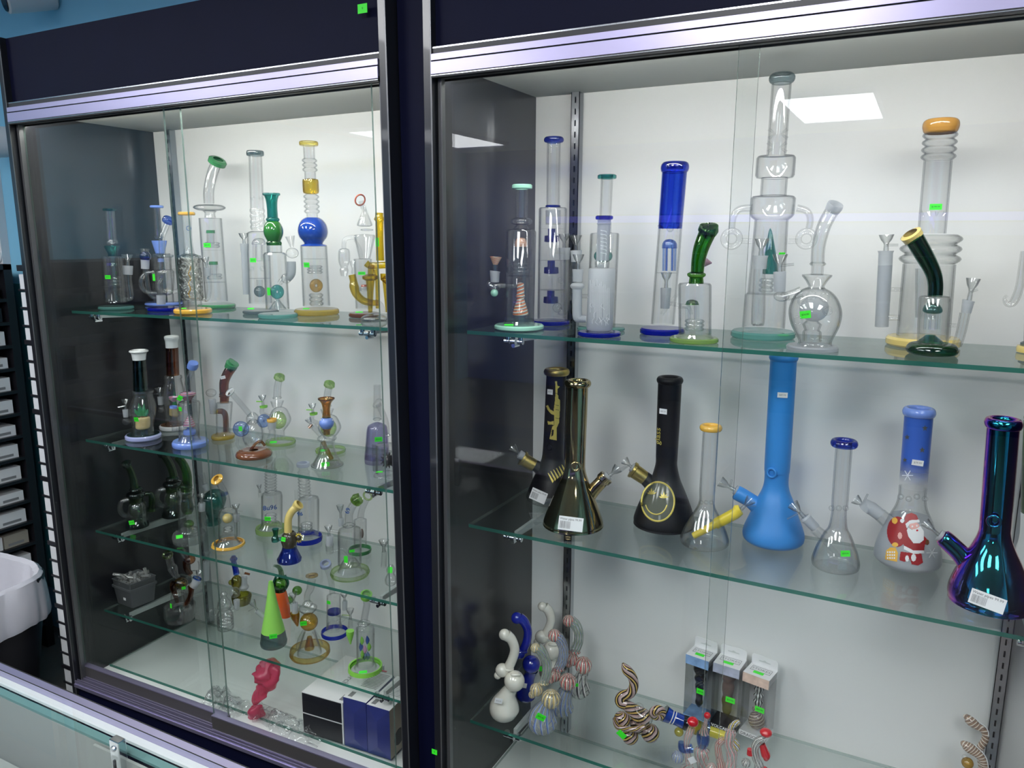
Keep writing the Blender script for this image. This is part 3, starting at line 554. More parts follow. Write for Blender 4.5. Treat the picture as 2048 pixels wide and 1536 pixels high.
# ================================================================== left cabinet, top shelf
G = 'glass water pipes on the %s shelf of the %s cabinet'
def bent(P, name, mat, pts): return P.T(name, mat, pts)
P = Piece('C2', 'L1', (207, 1370), (155, 585), 'clear pipe with teal rim, teal funnel collar and teal base, leftmost on its shelf')
P.mouth('TE', 589, 58, 10); P.L('neck', 'C', [(600, 40), (835, 41)]); P.L('collar_ring', 'CT', [(822, 40), (835, 50), (850, 52), (866, 42)], smooth=True)
P.L('funnel_collar', 'TE', [(872, 66), (886, 64), (935, 38), (952, 40)]); P.L('body', 'CT', [(952, 20), (955, 84), (960, 89), (1300, 91), (1316, 96)]); P.L('divider', 'C', [(1203, 2), (1203, 86)], wall=0)
P.L('percolator_cap', 'TE', [(1008, 30), (1032, 36), (1034, 10)], wall=0); P.L('percolator_stem', 'C', [(1034, 12), (1130, 12)]); P.hoops('showerhead', 'CT', 1115, 1190, 3, 48, 60); P.disc('TEL', 145, 1346)
P.T('joint', 'F', [(298, 1030, 42), (298, 1050, 42), (298, 1100, 38)], smooth=False); P.bowl(292, 942, 50, 298, 1035); P.T('side_arm', 'C', [(300, 1100, 30), (306, 1180, 30), (318, 1270, 28), (300, 1292, 22), (262, 1288, 18)]); P.S(140, 1120, 50, 34, depth=-.030)
P = Piece('C2', 'L1', (582, 1338), (525, 565), 'clear straight pipe with periwinkle rim, funnel collar and base, behind the blue bent one', dz=0)
P.mouth('PERI', 565, 55, 10); P.L('neck', 'C', [(575, 30), (795, 32)]); P.L('collar_ring', 'CT', [(795, 28), (805, 38), (818, 28)], smooth=True); P.L('funnel_collar', 'PERI', [(832, 62), (845, 60), (930, 38)]); P.L('body', 'CT', [(930, 20), (934, 80), (1318, 84)]); P.L('percolator_cap', 'PERI', [(975, 26), (1000, 27)]); P.L('percolator_stem', 'C', [(1000, 10), (1120, 12)]); P.disc('PERI', 150, 1318)
P = Piece('C2', 'L1', (575, 1384), (560, 1000), 'small clear recycler pipe with bent neck and cobalt blue rim and base')
P.T('neck', 'C', [(612, 690, 26), (590, 745, 26), (568, 800, 26), (566, 860, 26), (572, 945, 28)]); P.T('rim', 'BG', [(608, 690, 44), (612, 680, 48), (622, 660, 46), (625, 652, 40)], smooth=False, wall=0)
P.L('upper_chamber', 'CT', [(938, 20), (945, 74), (958, 76), (965, 60), (1060, 60)], u=585); P.L('lower_chamber', 'CT', [(1060, 50), (1075, 74), (1180, 76), (1240, 66), (1262, 40)], u=590, smooth=True)
P.T('return_tube', 'CT', [(505, 1080, 20), (440, 1090, 20), (405, 1140, 20), (410, 1200, 20), (455, 1240, 20), (530, 1245, 20)]); P.T('return_tube', 'CT', [(640, 1070, 18), (690, 1080, 18), (712, 1150, 18), (700, 1220, 18), (640, 1240, 18)])
P.T('joint', 'F', [(435, 985, 36), (435, 1055, 33)], smooth=False); P.L('foot_joint', 'F', [(1262, 38), (1335, 36)], u=560); P.B('bowl', 'BG', 435, 955, 46); P.T('bowl/bowl_mouth', 'C', [(430, 896, 40), (432, 930, 26)]); P.T('bowl/handle', 'C', [(395, 945, 10), (365, 948, 12)], cap=True, n=8)
P.T('perc_tubes', 'C', [(600, 1060, 10), (600, 1240, 10)]); P.disc('BG', 126, 1358); P.S(503, 1122, 20, 60, depth=-.026, text='')
P.T('inner_tube', 'C', [(560, 1245, 15), (540, 1180, 15), (570, 1120, 15), (565, 1060, 14)]); P.T('down_tube', 'C', [(435, 1055, 22), (440, 1100, 20), (470, 1250, 18), (520, 1285, 16)])
P = Piece('C2', 'L1', (812, 1404), (760, 620), 'clear water pipe with bubbled glass body, amber rim and thick amber base')
P.mouth('ORA', 620, 70, 13); P.L('neck', 'C', [(632, 40), (700, 36), (860, 34), (935, 46)], smooth=True); P.L('body', 'CB', [(935, 46), (955, 84), (980, 92), (1270, 94), (1300, 84)], smooth=True)
for i in range(70):
    a = random.uniform(-1, 1); v = random.uniform(975, 1275); 
    if i < 40: P.B('glass_bubble', 'CT', P.axis(v)+a*84, v, random.uniform(9, 14), d=-.024*math.sqrt(max(0, 1-a*a)), n=10)
P.T('inner_spiral', 'ORA', [(785+8*math.sin(i*1.4), 1030+i*18, 5) for i in range(15)], k=3, n=8); P.L('foot_tube', 'C', [(1290, 76), (1362, 78)]); P.disc('ORA', 153, 1366); P.T('joint', 'F', [(925, 1045, 30), (925, 1110, 27)], smooth=False); P.bowl(905, 965, 36, 925, 1045, (968, 1018)); P.T('side_arm', 'C', [(925, 1110, 24), (940, 1200, 22), (925, 1290, 20), (880, 1290, 16)])
P.O_('printed_ring', 'INKB', 778, 735, 18, 2.5, d=-.012); P.S(740, 1366, 40, 12, depth=-.038, text='', lean=-.9)
P = Piece('C2', 'L1', (1000, 1360), (940, 560), 'tall clear pipe with bent neck, collar disc, jade green rim and jade green base')
P.T('neck', 'C', [(1000, 215, 44), (968, 290, 44), (945, 380, 43), (935, 460, 43), (938, 540, 42)]); P.T('rim', 'JADE', [(1000, 224, 60), (998, 228, 74), (1008, 200, 76), (1011, 190, 62), (1011, 190, 42)], smooth=False)
P.L('collar_disc', 'CT', [(548, 40), (552, 100), (572, 130), (592, 100), (600, 40)], smooth=True); P.L('lower_neck', 'C', [(600, 58), (615, 42), (650, 46)], smooth=True); P.L('body', 'CT', [(652, 20), (656, 92), (1310, 92)]); P.L('divider', 'C', [(908, 2), (908, 90)], wall=0); P.L('divider', 'C', [(1160, 2), (1160, 90)], wall=0)
for v0, u0 in ((750, 950), (998, 972)): P.L('percolator_cap', 'JADE', [(v0, 34), (v0+24, 36), (v0+24, 5)], u=u0, wall=0); P.L('percolator_stem', 'C', [(v0+24, 30), (v0+110, 30)], u=u0); P.hoops('showerhead', 'CT', v0+95, v0+140, 2, 52, 62)
P.disc('JADE', 152, 1330); P.S(923, 868, 60, 36, depth=-.034)
P = Piece('C3', 'L1', (238, 1408), (193, 180), 'tall straight clear water pipe with smoke grey rim, ridged neck and grey base')
P.L('rim', 'SM', [(200, 52), (200, 62), (190, 68), (170, 68), (160, 62), (162, 46), (185, 44)], smooth=True, wall=0); P.L('neck', 'C', [(195, 52), (515, 53)]); P.hoops('ridged_neck', 'C', 600, 770, 4, 52, 60); P.L('mid_neck', 'C', [(515, 53), (600, 54)])
P.L('body', 'CT', [(775, 52), (785, 80), (795, 88), (1330, 90)]); P.L('divider', 'C', [(1140, 2), (1140, 86)], wall=0); P.L('divider', 'C', [(1005, 2), (1005, 86)], wall=0); P.L('dome_percolator', 'C', [(830, 4), (838, 36), (868, 56), (880, 52)], smooth=True, u=222)
for i in range(6): P.T('percolator_tube', 'C', [(222+44*math.cos(i*1.05), 878, 7, .01*math.sin(i*1.05)), (222+44*math.cos(i*1.05), 1000, 7, .01*math.sin(i*1.05))], n=8)
P.B('ball_percolator', 'SM', 228, 1240, 45); P.L('percolator_stem', 'C', [(1150, 26), (1205, 24)], u=228)
for s_ in (-1, 1): P.O_('ice_pinch', 'CT', P.axis(522)+s_*32, 522, 11, 6)
for u_ in (165, 250): P.O_('side_grip', 'CT', u_, 1065, 15, 6, d=-.02)
P.T('joint', 'F', [(110, 872, 34), (112, 940, 30)], smooth=False); P.bowl(103, 792, 40, 110, 880); P.T('side_arm', 'F', [(112, 940, 28), (118, 1100, 27), (126, 1262, 26)]); P.T('link_tube', 'C', [(130, 1070, 12), (165, 1068, 12)]); P.disc('SM', 140, 1382); P.S(177, 1000, 52, 34, depth=-.028); P.S(160, 1372, 50, 16, depth=-.03, text='', lean=-.9)
P = Piece('C3', 'L1', (370, 1440), (318, 500), 'water pipe with teal flared neck over a solid green ball and clear body, teal base')
P.L('rim', 'TE', [(505, 60), (500, 68), (488, 68), (484, 60), (490, 50)], smooth=True, wall=0); P.L('neck', 'TE', [(498, 60), (540, 46), (600, 41), (675, 42)], smooth=True); P.L('neck_ring', 'TE', [(672, 42), (682, 52), (694, 52), (704, 42)], smooth=True)
P.L('ball', 'GRN', [(700, 44), (715, 58), (745, 72), (778, 77), (810, 72), (845, 56), (856, 50)], smooth=True); P.L('lower_collar', 'GR', [(850, 50), (864, 60), (876, 60), (886, 56)], smooth=True); P.L('socket', 'CT', [(884, 60), (940, 60)]); P.L('body', 'CT', [(938, 60), (942, 78), (956, 90), (1375, 92)]); P.L('foot_cone', 'CT', [(1300, 14), (1375, 70)], smooth=False)
P.O_('donut_percolator', 'TE', 362, 1243, 34, 24, tilt=(0, .5)); P.L('percolator_foot', 'C', [(1290, 18), (1370, 30)], u=366); P.disc('TEL', 155, 1408); P.T('side_tube', 'C', [(380, 1180, 20), (410, 1140, 22), (440, 1130, 24)]); P.B('joint_ball', 'CT', 432, 1140, 40); P.T('joint', 'F', [(470, 1010, 36), (470, 1100, 34), (440, 1150, 26)]); P.B('bowl', 'CT', 478, 945, 50, 42); P.T('bowl/bowl_mouth', 'C', [(460, 815, 38), (476, 900, 14)])
P.S(298, 1240, 30, 62, depth=-.027, text='')
P = Piece('C3', 'L1', (668, 1416), (604, 103), 'tallest pipe of the left cabinet, with solid blue ball, amber block and yellow base')
P.L('rim', 'YE', [(118, 50), (120, 70), (112, 74), (95, 74), (88, 68), (90, 46)], wall=0); P.L('neck', 'C', [(115, 45), (225, 44)]); P.hoops('neck_rings', 'C', 218, 325, 3, 44, 60); P.L('upper_neck', 'C', [(325, 44), (378, 44)])
P.L('amber_block', 'YE', [(374, 40), (380, 60), (395, 63), (470, 63), (486, 58), (492, 40)], wall=.001); P.hoops('neck_rings', 'C', 495, 645, 4, 46, 62); P.L('lower_neck', 'C', [(645, 44), (680, 44)])
P.L('ball', 'BLU', [(672, 54), (690, 82), (725, 106), (775, 117), (820, 108), (850, 86), (872, 70)], smooth=True); P.L('ball_foot', 'BLU', [(872, 72), (882, 100), (890, 106), (893, 98)]); P.L('body', 'CT', [(893, 104), (1350, 106)]); P.L('divider', 'C', [(990, 2), (990, 104)], wall=0)
P.hoops('showerhead', 'C', 1040, 1105, 3, 50, 62); P.O_('donut_percolator', 'AM', 662, 1195, 32, 22, tilt=(0, .4)); P.hoops('bubble_base', 'CT', 1255, 1350, 3, 44, 56); P.disc('YE', 174, 1372, u=666); P.S(588, 1036, 50, 38, depth=-.033); P.S(585, 1372, 50, 12, depth=-.04, text='', lean=-.9)
P = Piece('E7', 'L1', (485, 1392), (470, 800), 'clear recycler pipe with orange ring rim and funnel top, left of the yellow one')
P.O_('rim', 'REDO', 440, 110, 60, 9, tilt=(.3, .5)); P.T('mouth_tube', 'C', [(450, 120, 30), (470, 190, 26), (500, 240, 22)]); P.L('funnel_top', 'CT', [(170, 10), (240, 30), (375, 86), (392, 84), (400, 60)], u=490); P.L('collar_disc', 'CT', [(425, 30), (430, 70), (445, 70), (450, 30)], u=515)
P.L('upper_body', 'C', [(485, 20), (492, 110), (510, 118), (755, 62)], u=490); P.L('body', 'CT', [(752, 20), (757, 100), (1300, 92)]); P.T('loop_tube', 'CT', [(400, 520, 24), (330, 520, 24), (270, 550, 24), (262, 640, 24)]); P.L('side_chamber', 'C', [(640, 24), (665, 60), (780, 64), (850, 40), (880, 50), (945, 34)], u=265, smooth=True)
P.L('percolator', 'REDO', [(1040, 30), (1060, 36)], u=485); P.hoops('showerhead', 'CT', 1065, 1110, 2, 40, 52); P.disc('BR', 170, 1345); P.T('side_arm', 'C', [(380, 545, 14), (440, 640, 14), (465, 740, 14)]); P.S(458, 914, 80, 34, depth=-.032); P.S(430, 1340, 80, 16, depth=-.036, text='', lean=-.9)
P = Piece('E7', 'L1', (600, 1435), (640, 300), 'translucent yellow multi tube recycler pipe at the right edge of the left cabinet top shelf')
P.T('neck', 'YE', [(650, 250, 46), (650, 290, 46), (652, 320, 62), (653, 345, 46), (655, 560, 44), (662, 775, 46)], smooth=False); P.T('manifold', 'YE', [(505, 800, 38), (560, 830, 38), (740, 822, 38)]); P.T('funnel_arm', 'YE', [(570, 820, 36), (560, 870, 36), (556, 930, 34)])
P.L('funnel_cup', 'YE', [(925, 50), (945, 92), (975, 88), (995, 50), (1100, 38), (1345, 24)], u=552); P.T('bubbler_arm', 'YE', [(352, 930, 42), (368, 1000, 42), (375, 1060, 54), (400, 1140, 46), (470, 1210, 42), (550, 1235, 38), (640, 1240, 32)]); P.bowl(358, 780, 36, 355, 920, mat='C'); P.T('back_tube', 'YE', [(610, 870, 28), (630, 1000, 26), (635, 1300, 24)]); P.T('right_funnel', 'YE', [(720, 920, 60), (720, 985, 56), (725, 1010, 40), (745, 1340, 26)])
P.L('foot', 'CT', [(1355, 30), (1370, 100), (1400, 145), (1435, 140), (1440, 60)], u=595, smooth=True); P.T('foot_tube', 'C', [(600, 1220, 26), (670, 1260, 26), (690, 1350, 26)]); P.S(628, 572, 36, 96, depth=-.016, text='')
# ================================================================== left cabinet, second shelf
P = Piece('C4', 'L2', (495, 1232), (440, 240), 'clear water pipe with white rim and dark green neck and a yellow pineapple inside')
P.L('rim', 'WHT', [(340, 78), (300, 84), (265, 92), (248, 112), (238, 114), (228, 104), (236, 76), (330, 70)], smooth=True); P.L('neck', 'DG', [(335, 78), (690, 86)]); P.L('body', 'CT', [(690, 126), (715, 128), (735, 118), (850, 152), (900, 158), (960, 152), (1080, 128), (1170, 132), (1190, 145)], smooth=True, u=485)
P.L('pineapple', 'PINE', [(985, 66), (1000, 82), (1060, 88), (1110, 82), (1128, 50), (1130, 1)], u=488, smooth=True)
for i in range(26):
    a = (i % 7-3)/3.2; P.B('pineapple/pineapple_bump', 'PINE', 488+a*74, 1005+(i//7)*32+(i % 2)*10, 15, d=-.014*math.sqrt(max(0, 1-a*a*.9)), n=8)
for u_, v_ in ((440, 830), (500, 830), (395, 895), (545, 900), (460, 860), (415, 940), (520, 900)): P.T('pineapple/leaf', 'LEAF', [(488+(u_-488)*.4, 975, 26), (488+(u_-488)*.8, (v_+975)/2, 22), (u_, v_, 2)], n=8)
P.disc('LAV', 212, 1180); P.L('base/base_top', 'DG', [(1178, 1), (1178, 190)], wall=0); P.T('joint', 'F', [(287, 905, 34), (295, 990, 30)], smooth=False); P.bowl(285, 792, 50, 290, 905, (205, 880)); P.B('joint_ball', 'CT', 300, 1035, 52); P.S(412, 1018, 55, 60, depth=-.03)
P = Piece('C4', 'L2', (850, 1120), (815, 90), 'clear water pipe with white rim and brown neck, behind the pineapple one')
P.L('rim', 'WHT', [(200, 74), (130, 78), (95, 88), (72, 86), (75, 70), (190, 66)], smooth=True); P.L('neck', 'BR', [(198, 74), (515, 76)]); P.L('body', 'CT', [(520, 100), (545, 108), (570, 100), (690, 126), (790, 132), (920, 112), (1050, 104), (1072, 112)], smooth=True); P.L('pineapple', 'PINE', [(860, 50), (880, 74), (960, 74), (985, 40)], u=860); P.T('pineapple/leaf', 'LEAF', [(850, 860, 30), (845, 700, 4)], n=8)
P.disc('WHT', 176, 1072); P.L('base/base_top', 'BR', [(1070, 1), (1070, 160)], wall=0); P.T('joint', 'F', [(685, 760, 34), (690, 850, 30)], smooth=False); P.bowl(668, 662, 50, 682, 765, (610, 728)); P.B('joint_ball', 'CT', 700, 900, 48)
P = Piece('C4', 'L2', (1030, 1318), (1010, 800), 'clear bent neck pipe with periwinkle rim and base, rainbow striped cone inside')
P.T('neck', 'C', [(1055, 430, 36), (1020, 520, 36), (1000, 600, 38), (1000, 690, 44)]); P.T('rim', 'PERI', [(1052, 438, 34), (1048, 436, 62), (1058, 400, 66), (1062, 368, 58), (1060, 372, 26)], smooth=False); P.L('neck_collar', 'STRP', [(700, 40), (715, 92), (735, 96), (800, 40)], u=1000); P.L('body', 'C', [(800, 60), (815, 120), (840, 130), (1200, 118), (1240, 124)], u=1015)
P.L('striped_cone', 'STRP', [(955, 6), (1000, 34), (1060, 66), (1095, 72)], u=1015); P.L('percolator', 'PERI', [(1105, 28), (1125, 32), (1135, 70), (1160, 78), (1185, 70)], u=1020); P.disc('PERI', 212, 1252); P.L('foot_tube', 'C', [(1200, 100), (1250, 134), (1290, 150)], u=1020, smooth=True)
P.T('joint', 'PERI', [(835, 865, 46), (835, 890, 44)], smooth=False); P.T('side_arm', 'C', [(850, 890, 36), (850, 1150, 34)]); P.T('link_tube', 'C', [(905, 860, 20), (910, 1220, 20)]); P.T('bowl', 'STRP', [(835, 760, 56), (835, 780, 50), (845, 815, 20)], smooth=False); P.S(908, 775, 55, 62, rot=-35, depth=-.03); P.S(912, 900, 48, 50, depth=-.02)
P = Piece('C4', 'L2', (1400, 1232), (1420, 700), 'bent neck pipe with translucent brown neck and dark green rim, brown tube inside')
P.T('neck', 'BR', [(1500, 420, 62), (1450, 500, 58), (1415, 590, 56), (1412, 690, 54), (1418, 720, 54)]); P.T('rim', 'JADE', [(1490, 436, 64), (1486, 436, 72), (1508, 375, 78), (1512, 355, 60), (1500, 385, 52)], smooth=False); P.L('neck_ring', 'BR', [(715, 56), (728, 66), (740, 58), (752, 66), (764, 56)]); P.L('socket', 'BR', [(764, 54), (820, 52)])
P.L('body', 'CT', [(820, 50), (825, 94), (840, 98), (1170, 84), (1185, 96)]); P.T('inner_tube', 'BR', [(1340, 925, 34), (1400, 930, 34), (1430, 990, 34), (1435, 1160, 34)]); P.disc('YE', 136, 1190); P.T('joint', 'F', [(1275, 790, 44), (1290, 950, 38)], smooth=False); P.T('link_tube', 'YE', [(1290, 935, 28), (1345, 925, 28)]); P.B('bowl', 'CT', 1265, 715, 62, 50); P.S(1398, 540, 58, 38, rot=10, depth=-.018, mat='TAGW', ink='INKG')
P = Piece('C5', 'L2', (130, 1215), (120, 900), 'clear bubbler with two blue mushroom discs standing on a brown donut base')
P.T('neck', 'C', [(-80, 610, 28), (0, 700, 28), (60, 770, 28), (110, 830, 30)]); P.T('rim', 'WHT', [(-86, 604, 44), (-94, 596, 52), (-102, 588, 50)], smooth=False); P.L('upper_ball', 'C', [(790, 20), (830, 60), (880, 60), (900, 40)], u=120, smooth=True); P.L('body', 'C', [(860, 30), (900, 70), (960, 95), (1040, 100), (1100, 70)], u=125, smooth=True); P.T('inner_tube', 'BR', [(100, 1160, 16), (150, 1090, 14), (200, 1070, 14), (240, 1110, 14)]); 
P.O_('blue_disc', 'BL', 10, 950, 42, 40, tilt=(0, -.3), d=-.02); P.O_('blue_disc', 'BL', 228, 872, 36, 34, tilt=(0, .5), d=.01); P.T('leg_tube', 'C', [(40, 1030, 14), (60, 1100, 14), (100, 1150, 14)]); P.T('leg_tube', 'C', [(220, 930, 14), (225, 1030, 14), (235, 1090, 14)]); P.T('leg_tube', 'C', [(-20, 1040, 14), (-25, 1110, 14), (20, 1160, 14)])
P.L('donut_base', 'BRN', [(1150, 40), (1142, 110), (1160, 160), (1188, 178), (1212, 166), (1222, 110), (1222, 2)], smooth=True, u=135); P.L('joint', 'F', [(880, 42), (950, 40)], u=306); P.L('joint/joint_ring', 'ORA', [(850, 46), (858, 50), (878, 48), (884, 40)], u=306); P.T('side_arm', 'C', [(306, 950, 30), (300, 1010, 28), (250, 1080, 20)]); P.S(4, 948, 34, 50, depth=-.045, text='$47.99')
for k_, (bx, by, tx, ty, lab) in enumerate(((390, 1088, 375, 460, 'clear bent neck pipe with a lime green ball, nearer the left on the second shelf'), (870, 1168, 885, 520, 'clear bent neck pipe with lime green ball, behind the amber flared one'))):
    P = Piece('C5', 'L2', (bx, by), (bx-5, ty), lab, group='matching clear pipes with green balls'); q = lambda u, v: (bx-390+u, by-1088+v)
    T_ = lambda L: [(bx-390+a[0], by-1088+a[1]-(12 if k_ else 0)) + tuple(a[2:]) for a in L]
    if k_: V = lambda v: by-1088+v-12+(1088-v)*.022
    else: V = lambda v: v
    P.T('neck', 'C', T_([(375, 475, 36), (360, 550, 36), (356, 640, 38)])); P.T('rim', 'GL', T_([(374, 472, 50), (377, 466, 56), (380, 438, 52), (380, 440, 26)]), smooth=False); P.L('neck_ring', 'CT', [(V(640), 36), (V(650), 46), (V(662), 38)], u=bx-34)
    P.L('flare', 'C', [(V(682), 66), (V(700), 60), (V(745), 44)], u=bx-34); P.L('body', 'C', [(V(745), 44), (V(770), 76), (V(850), 112), (V(900), 100), (V(950), 62), (V(975), 50), (V(1050), 56)], smooth=True, u=bx-10); P.B('inner_ball', 'GL', bx-20, V(865), 78, 90, n=28); P.ringfoot('GL', 148, by-28)
    P.T('joint', 'GRNL', T_([(226, 728, 40), (228, 745, 38)]), smooth=False); P.T('side_arm', 'C', T_([(215, 745, 22), (215, 800, 22), (290, 830, 20)])); P.bowl(bx-390+212, by-1088+628, 40, bx-390+222, by-1088+725, (bx-390+155, by-1088+685), hmat='GRNL'); P.S(bx-70, by-12, 66, 22, depth=-.022, text='', lean=-.7)
P = Piece('C5', 'L2', (838, 1300), (828, 660), 'clear cone based pipe topped by an amber flared vase neck and a periwinkle dotted ball')
P.L('flared_top', 'AM', [(655, 80), (668, 76), (700, 50), (760, 36), (820, 40), (838, 44)], smooth=True); P.L('rim', 'BR', [(660, 76), (654, 82), (664, 82), (668, 76)], wall=0); P.L('dotted_ball', 'PERI', [(842, 40), (858, 62), (890, 73), (920, 64), (945, 42)], smooth=True)
for i in range(14): a = (i % 5-2)/2.4; P.B('dotted_ball/dot', 'WHT', P.axis(890)+a*66, 865+(i//5)*24, 8, 6, d=-.0125*math.sqrt(max(.05, 1-a*a)), n=8)
P.L('lower_neck', 'AM', [(942, 44), (955, 46), (965, 36), (1005, 34)], smooth=True); P.L('shoulder', 'C', [(1010, 60), (1030, 92), (1050, 92), (1062, 70)], smooth=True); P.L('body', 'CT', [(1055, 62), (1120, 72), (1200, 96), (1260, 130), (1300, 152)], smooth=True, u=836); P.T('downstem', 'AM', [(795, 1070, 22), (880, 1240, 22)], cap=True); P.disc('CT', 158, 1282)
P.bowl(650, 850, 34, 700, 935); P.T('bowl/handle', 'BR', [(690, 905, 14), (660, 940, 14)], cap=True, n=8); P.T('joint', 'C', [(700, 920, 32), (780, 1010, 30)], smooth=False); P.S(820, 1290, 80, 40, depth=-.030, lean=-.15)
P = Piece('C5', 'L2', (1315, 1255), (1318, 530), 'purple tinted bell shaped glass with a tall narrow clear neck')
P.L('neck', 'C', [(525, 36), (860, 38)]); P.L('neck_ring', 'CT', [(845, 30), (855, 44), (868, 30)], smooth=True); P.L('body', 'PU', [(890, 30), (905, 66), (940, 98), (1100, 112), (1230, 122)], smooth=True); P.L('base', 'PU', [(1225, 0), (1225, 122), (1270, 118), (1270, 0)], wall=0); P.S(1330, 1050, 74, 44, depth=-.032)
P = Piece('C5', 'L2', (1405, 1400), (1405, 900), 'clear bent neck pipe with a dark spiky ball, right end of its shelf')
P.T('neck', 'C', [(1325, 710, 30), (1370, 800, 30), (1400, 900, 32), (1405, 1000, 32)]); P.T('rim', 'C', [(1330, 718, 54), (1318, 700, 58), (1312, 694, 50)], smooth=False); P.L('neck_ring', 'CT', [(1000, 30), (1010, 44), (1022, 30)]); P.L('body', 'CT', [(1085, 30), (1100, 96), (1120, 100), (1370, 100)], u=1402); P.B('spiky_ball', 'DKG', 1420, 1250, 60)
for i in range(14): a = i*.45; P.T('spiky_ball/spike', 'DKG', [(1420+50*math.cos(a), 1250+50*math.sin(a), 12), (1420+78*math.cos(a), 1250+78*math.sin(a), 3)], n=6, cap=True)
P.L('foot', 'CT', [(1370, 80), (1385, 120), (1400, 124)], smooth=True); P.S(1338, 1362, 66, 14, depth=-.03, text='', lean=-.7)
# ================================================================== left cabinet, third shelf
for bx, by, dx, lab in ((320, 650, 0, 'dark green recycler pipe, leftmost on the third shelf of the left cabinet'), (632, 560, 1, 'dark green recycler pipe standing in the back beside the green bent neck one')):
    P = Piece('C6', 'L3', (bx, by), (bx-10, by-300), lab, group='dark green recycler pipes')
    o_ = bx-320; w_ = by-650
    P.T('neck', 'GR', [(o_+235, w_+125, 28), (o_+262, w_+180, 30), (o_+285, w_+250, 34), (o_+295, w_+320, 38)] if not dx else [(545, 40, 34), (590, 110, 36), (615, 170, 36), (628, 225, 38)]); P.T('rim', 'DG', [(o_+238, w_+130, 30), (o_+232, w_+130, 44), (o_+222, w_+108, 44), (o_+222, w_+104, 26)] if not dx else [(548, 44, 36), (540, 38, 50), (530, 10, 50), (530, 8, 34)], smooth=False)
    P.L('neck_rings', 'DG', [(w_+320, 44), (w_+335, 60), (w_+350, 48), (w_+365, 78), (w_+385, 84), (w_+400, 70)], u=bx-15, smooth=True); P.L('upper_body', 'GR', [(w_+400, 70), (w_+430, 62), (w_+450, 60)], u=bx-10, smooth=True)
    P.B('inner_ball', 'GR', bx-8, w_+510, 70); P.L('body', 'CT', [(w_+440, 60), (w_+480, 84), (w_+600, 92), (w_+620, 80)], u=bx, smooth=True); P.L('base', 'DG', [(w_+590, 84), (w_+615, 98), (w_+635, 104), (w_+655, 92), (w_+655, 1)], smooth=True)
    P.T('loop_tube', 'CT', [(o_+250, w_+420, 26), (o_+190, w_+440, 26), (o_+170, w_+500, 26), (o_+195, w_+550, 26), (o_+245, w_+565, 24)]); P.T('side_arm', 'GR', [(o_+385, w_+375, 22), (o_+430, w_+375, 24), (o_+445, w_+420, 30), (o_+440, w_+500, 30)]); P.T('joint', 'GR', [(o_+440, w_+490, 38), (o_+440, w_+520, 38)], smooth=False)
    if not dx: P.S(270, 620, 54, 42, rot=10, depth=-.034)
P = Piece('C6', 'L3', (762, 745), (735, 350), 'clear pipe with long curved translucent green neck and green percolator')
P.T('neck', 'GR', [(665, 60, 36), (715, 130, 38), (742, 210, 40), (745, 300, 42)]); P.L('neck_ring', 'GR', [(290, 42), (300, 56), (315, 56), (325, 44)], smooth=True); P.L('socket', 'GR', [(325, 44), (350, 44)]); P.L('body', 'CT', [(345, 76), (365, 80), (400, 68), (450, 78), (660, 88), (680, 84)], smooth=True); P.L('inner_funnel', 'GR', [(380, 36), (440, 48), (500, 56), (540, 40)], smooth=True); P.B('green_percolator', 'GR', 758, 630, 46, 36)
P.L('foot_ring', 'CT', [(670, 74), (690, 92), (705, 78)], smooth=True); P.disc('CT', 148, 705, 775); P.T('joint', 'F', [(868, 450, 32), (870, 520, 28)], smooth=False); P.bowl(865, 380, 38, 868, 455, (935, 430)); P.T('side_arm', 'C', [(870, 520, 34), (880, 690, 32)]); P.S(677, 740, 58, 38, rot=0, depth=-.030, lean=-.9, text='')
for s_ in (-1, 1): P.O_('side_grip', 'CT', 745+s_*55, 450, 12, 6)
P = Piece('C6', 'L3', (965, 600), (985, 200), 'teal faceted cone pipe with clear neck at the back of the third shelf')
P.L('neck', 'C', [(90, 34), (345, 34)]); P.L('body', 'TE', [(345, 48), (370, 86), (420, 108), (480, 96), (560, 52), (600, 40)], smooth=False); P.disc('TE', 74, 610, 630); P.T('bowl', 'C', [(862, 205, 34), (890, 270, 18), (905, 330, 26)], smooth=False); P.T('joint', 'F', [(895, 290, 28), (915, 340, 26)], smooth=False)
P = Piece('C6', 'L3', (1095, 815), (1090, 500), 'small clear bent neck pipe with yellow rim, yellow ball and yellow base')
P.T('neck', 'CT', [(1000, 255, 30), (1045, 330, 32), (1072, 400, 34), (1085, 500, 36)]); P.T('rim', 'ORA', [(1012, 268, 34), (1002, 258, 58), (996, 246, 58), (990, 240, 30)], smooth=False); P.L('body', 'CT', [(500, 40), (510, 76), (540, 84), (740, 84), (755, 70)], smooth=False, u=1092); P.B('yellow_ball', 'YEO', 1088, 583, 45); P.hoops('showerhead', 'CT', 655, 700, 2, 34, 42); P.L('foot', 'CT', [(735, 70), (770, 86), (800, 110)], u=1090, smooth=True)
P.L('base', 'ORA', [(790, 128), (790, 142), (805, 148), (820, 140), (820, 122)], wall=0); P.L('base/base_glass', 'CT', [(800, 1), (800, 130)], wall=0); P.T('joint', 'F', [(1165, 545, 30), (1165, 610, 26)], smooth=False); P.bowl(1158, 465, 36, 1163, 548, (1215, 525)); P.T('side_arm', 'C', [(1168, 610, 26), (1170, 740, 24)]); P.T('printed_band', 'BL', [(1058, 368, 34), (1064, 384, 34)], n=16)
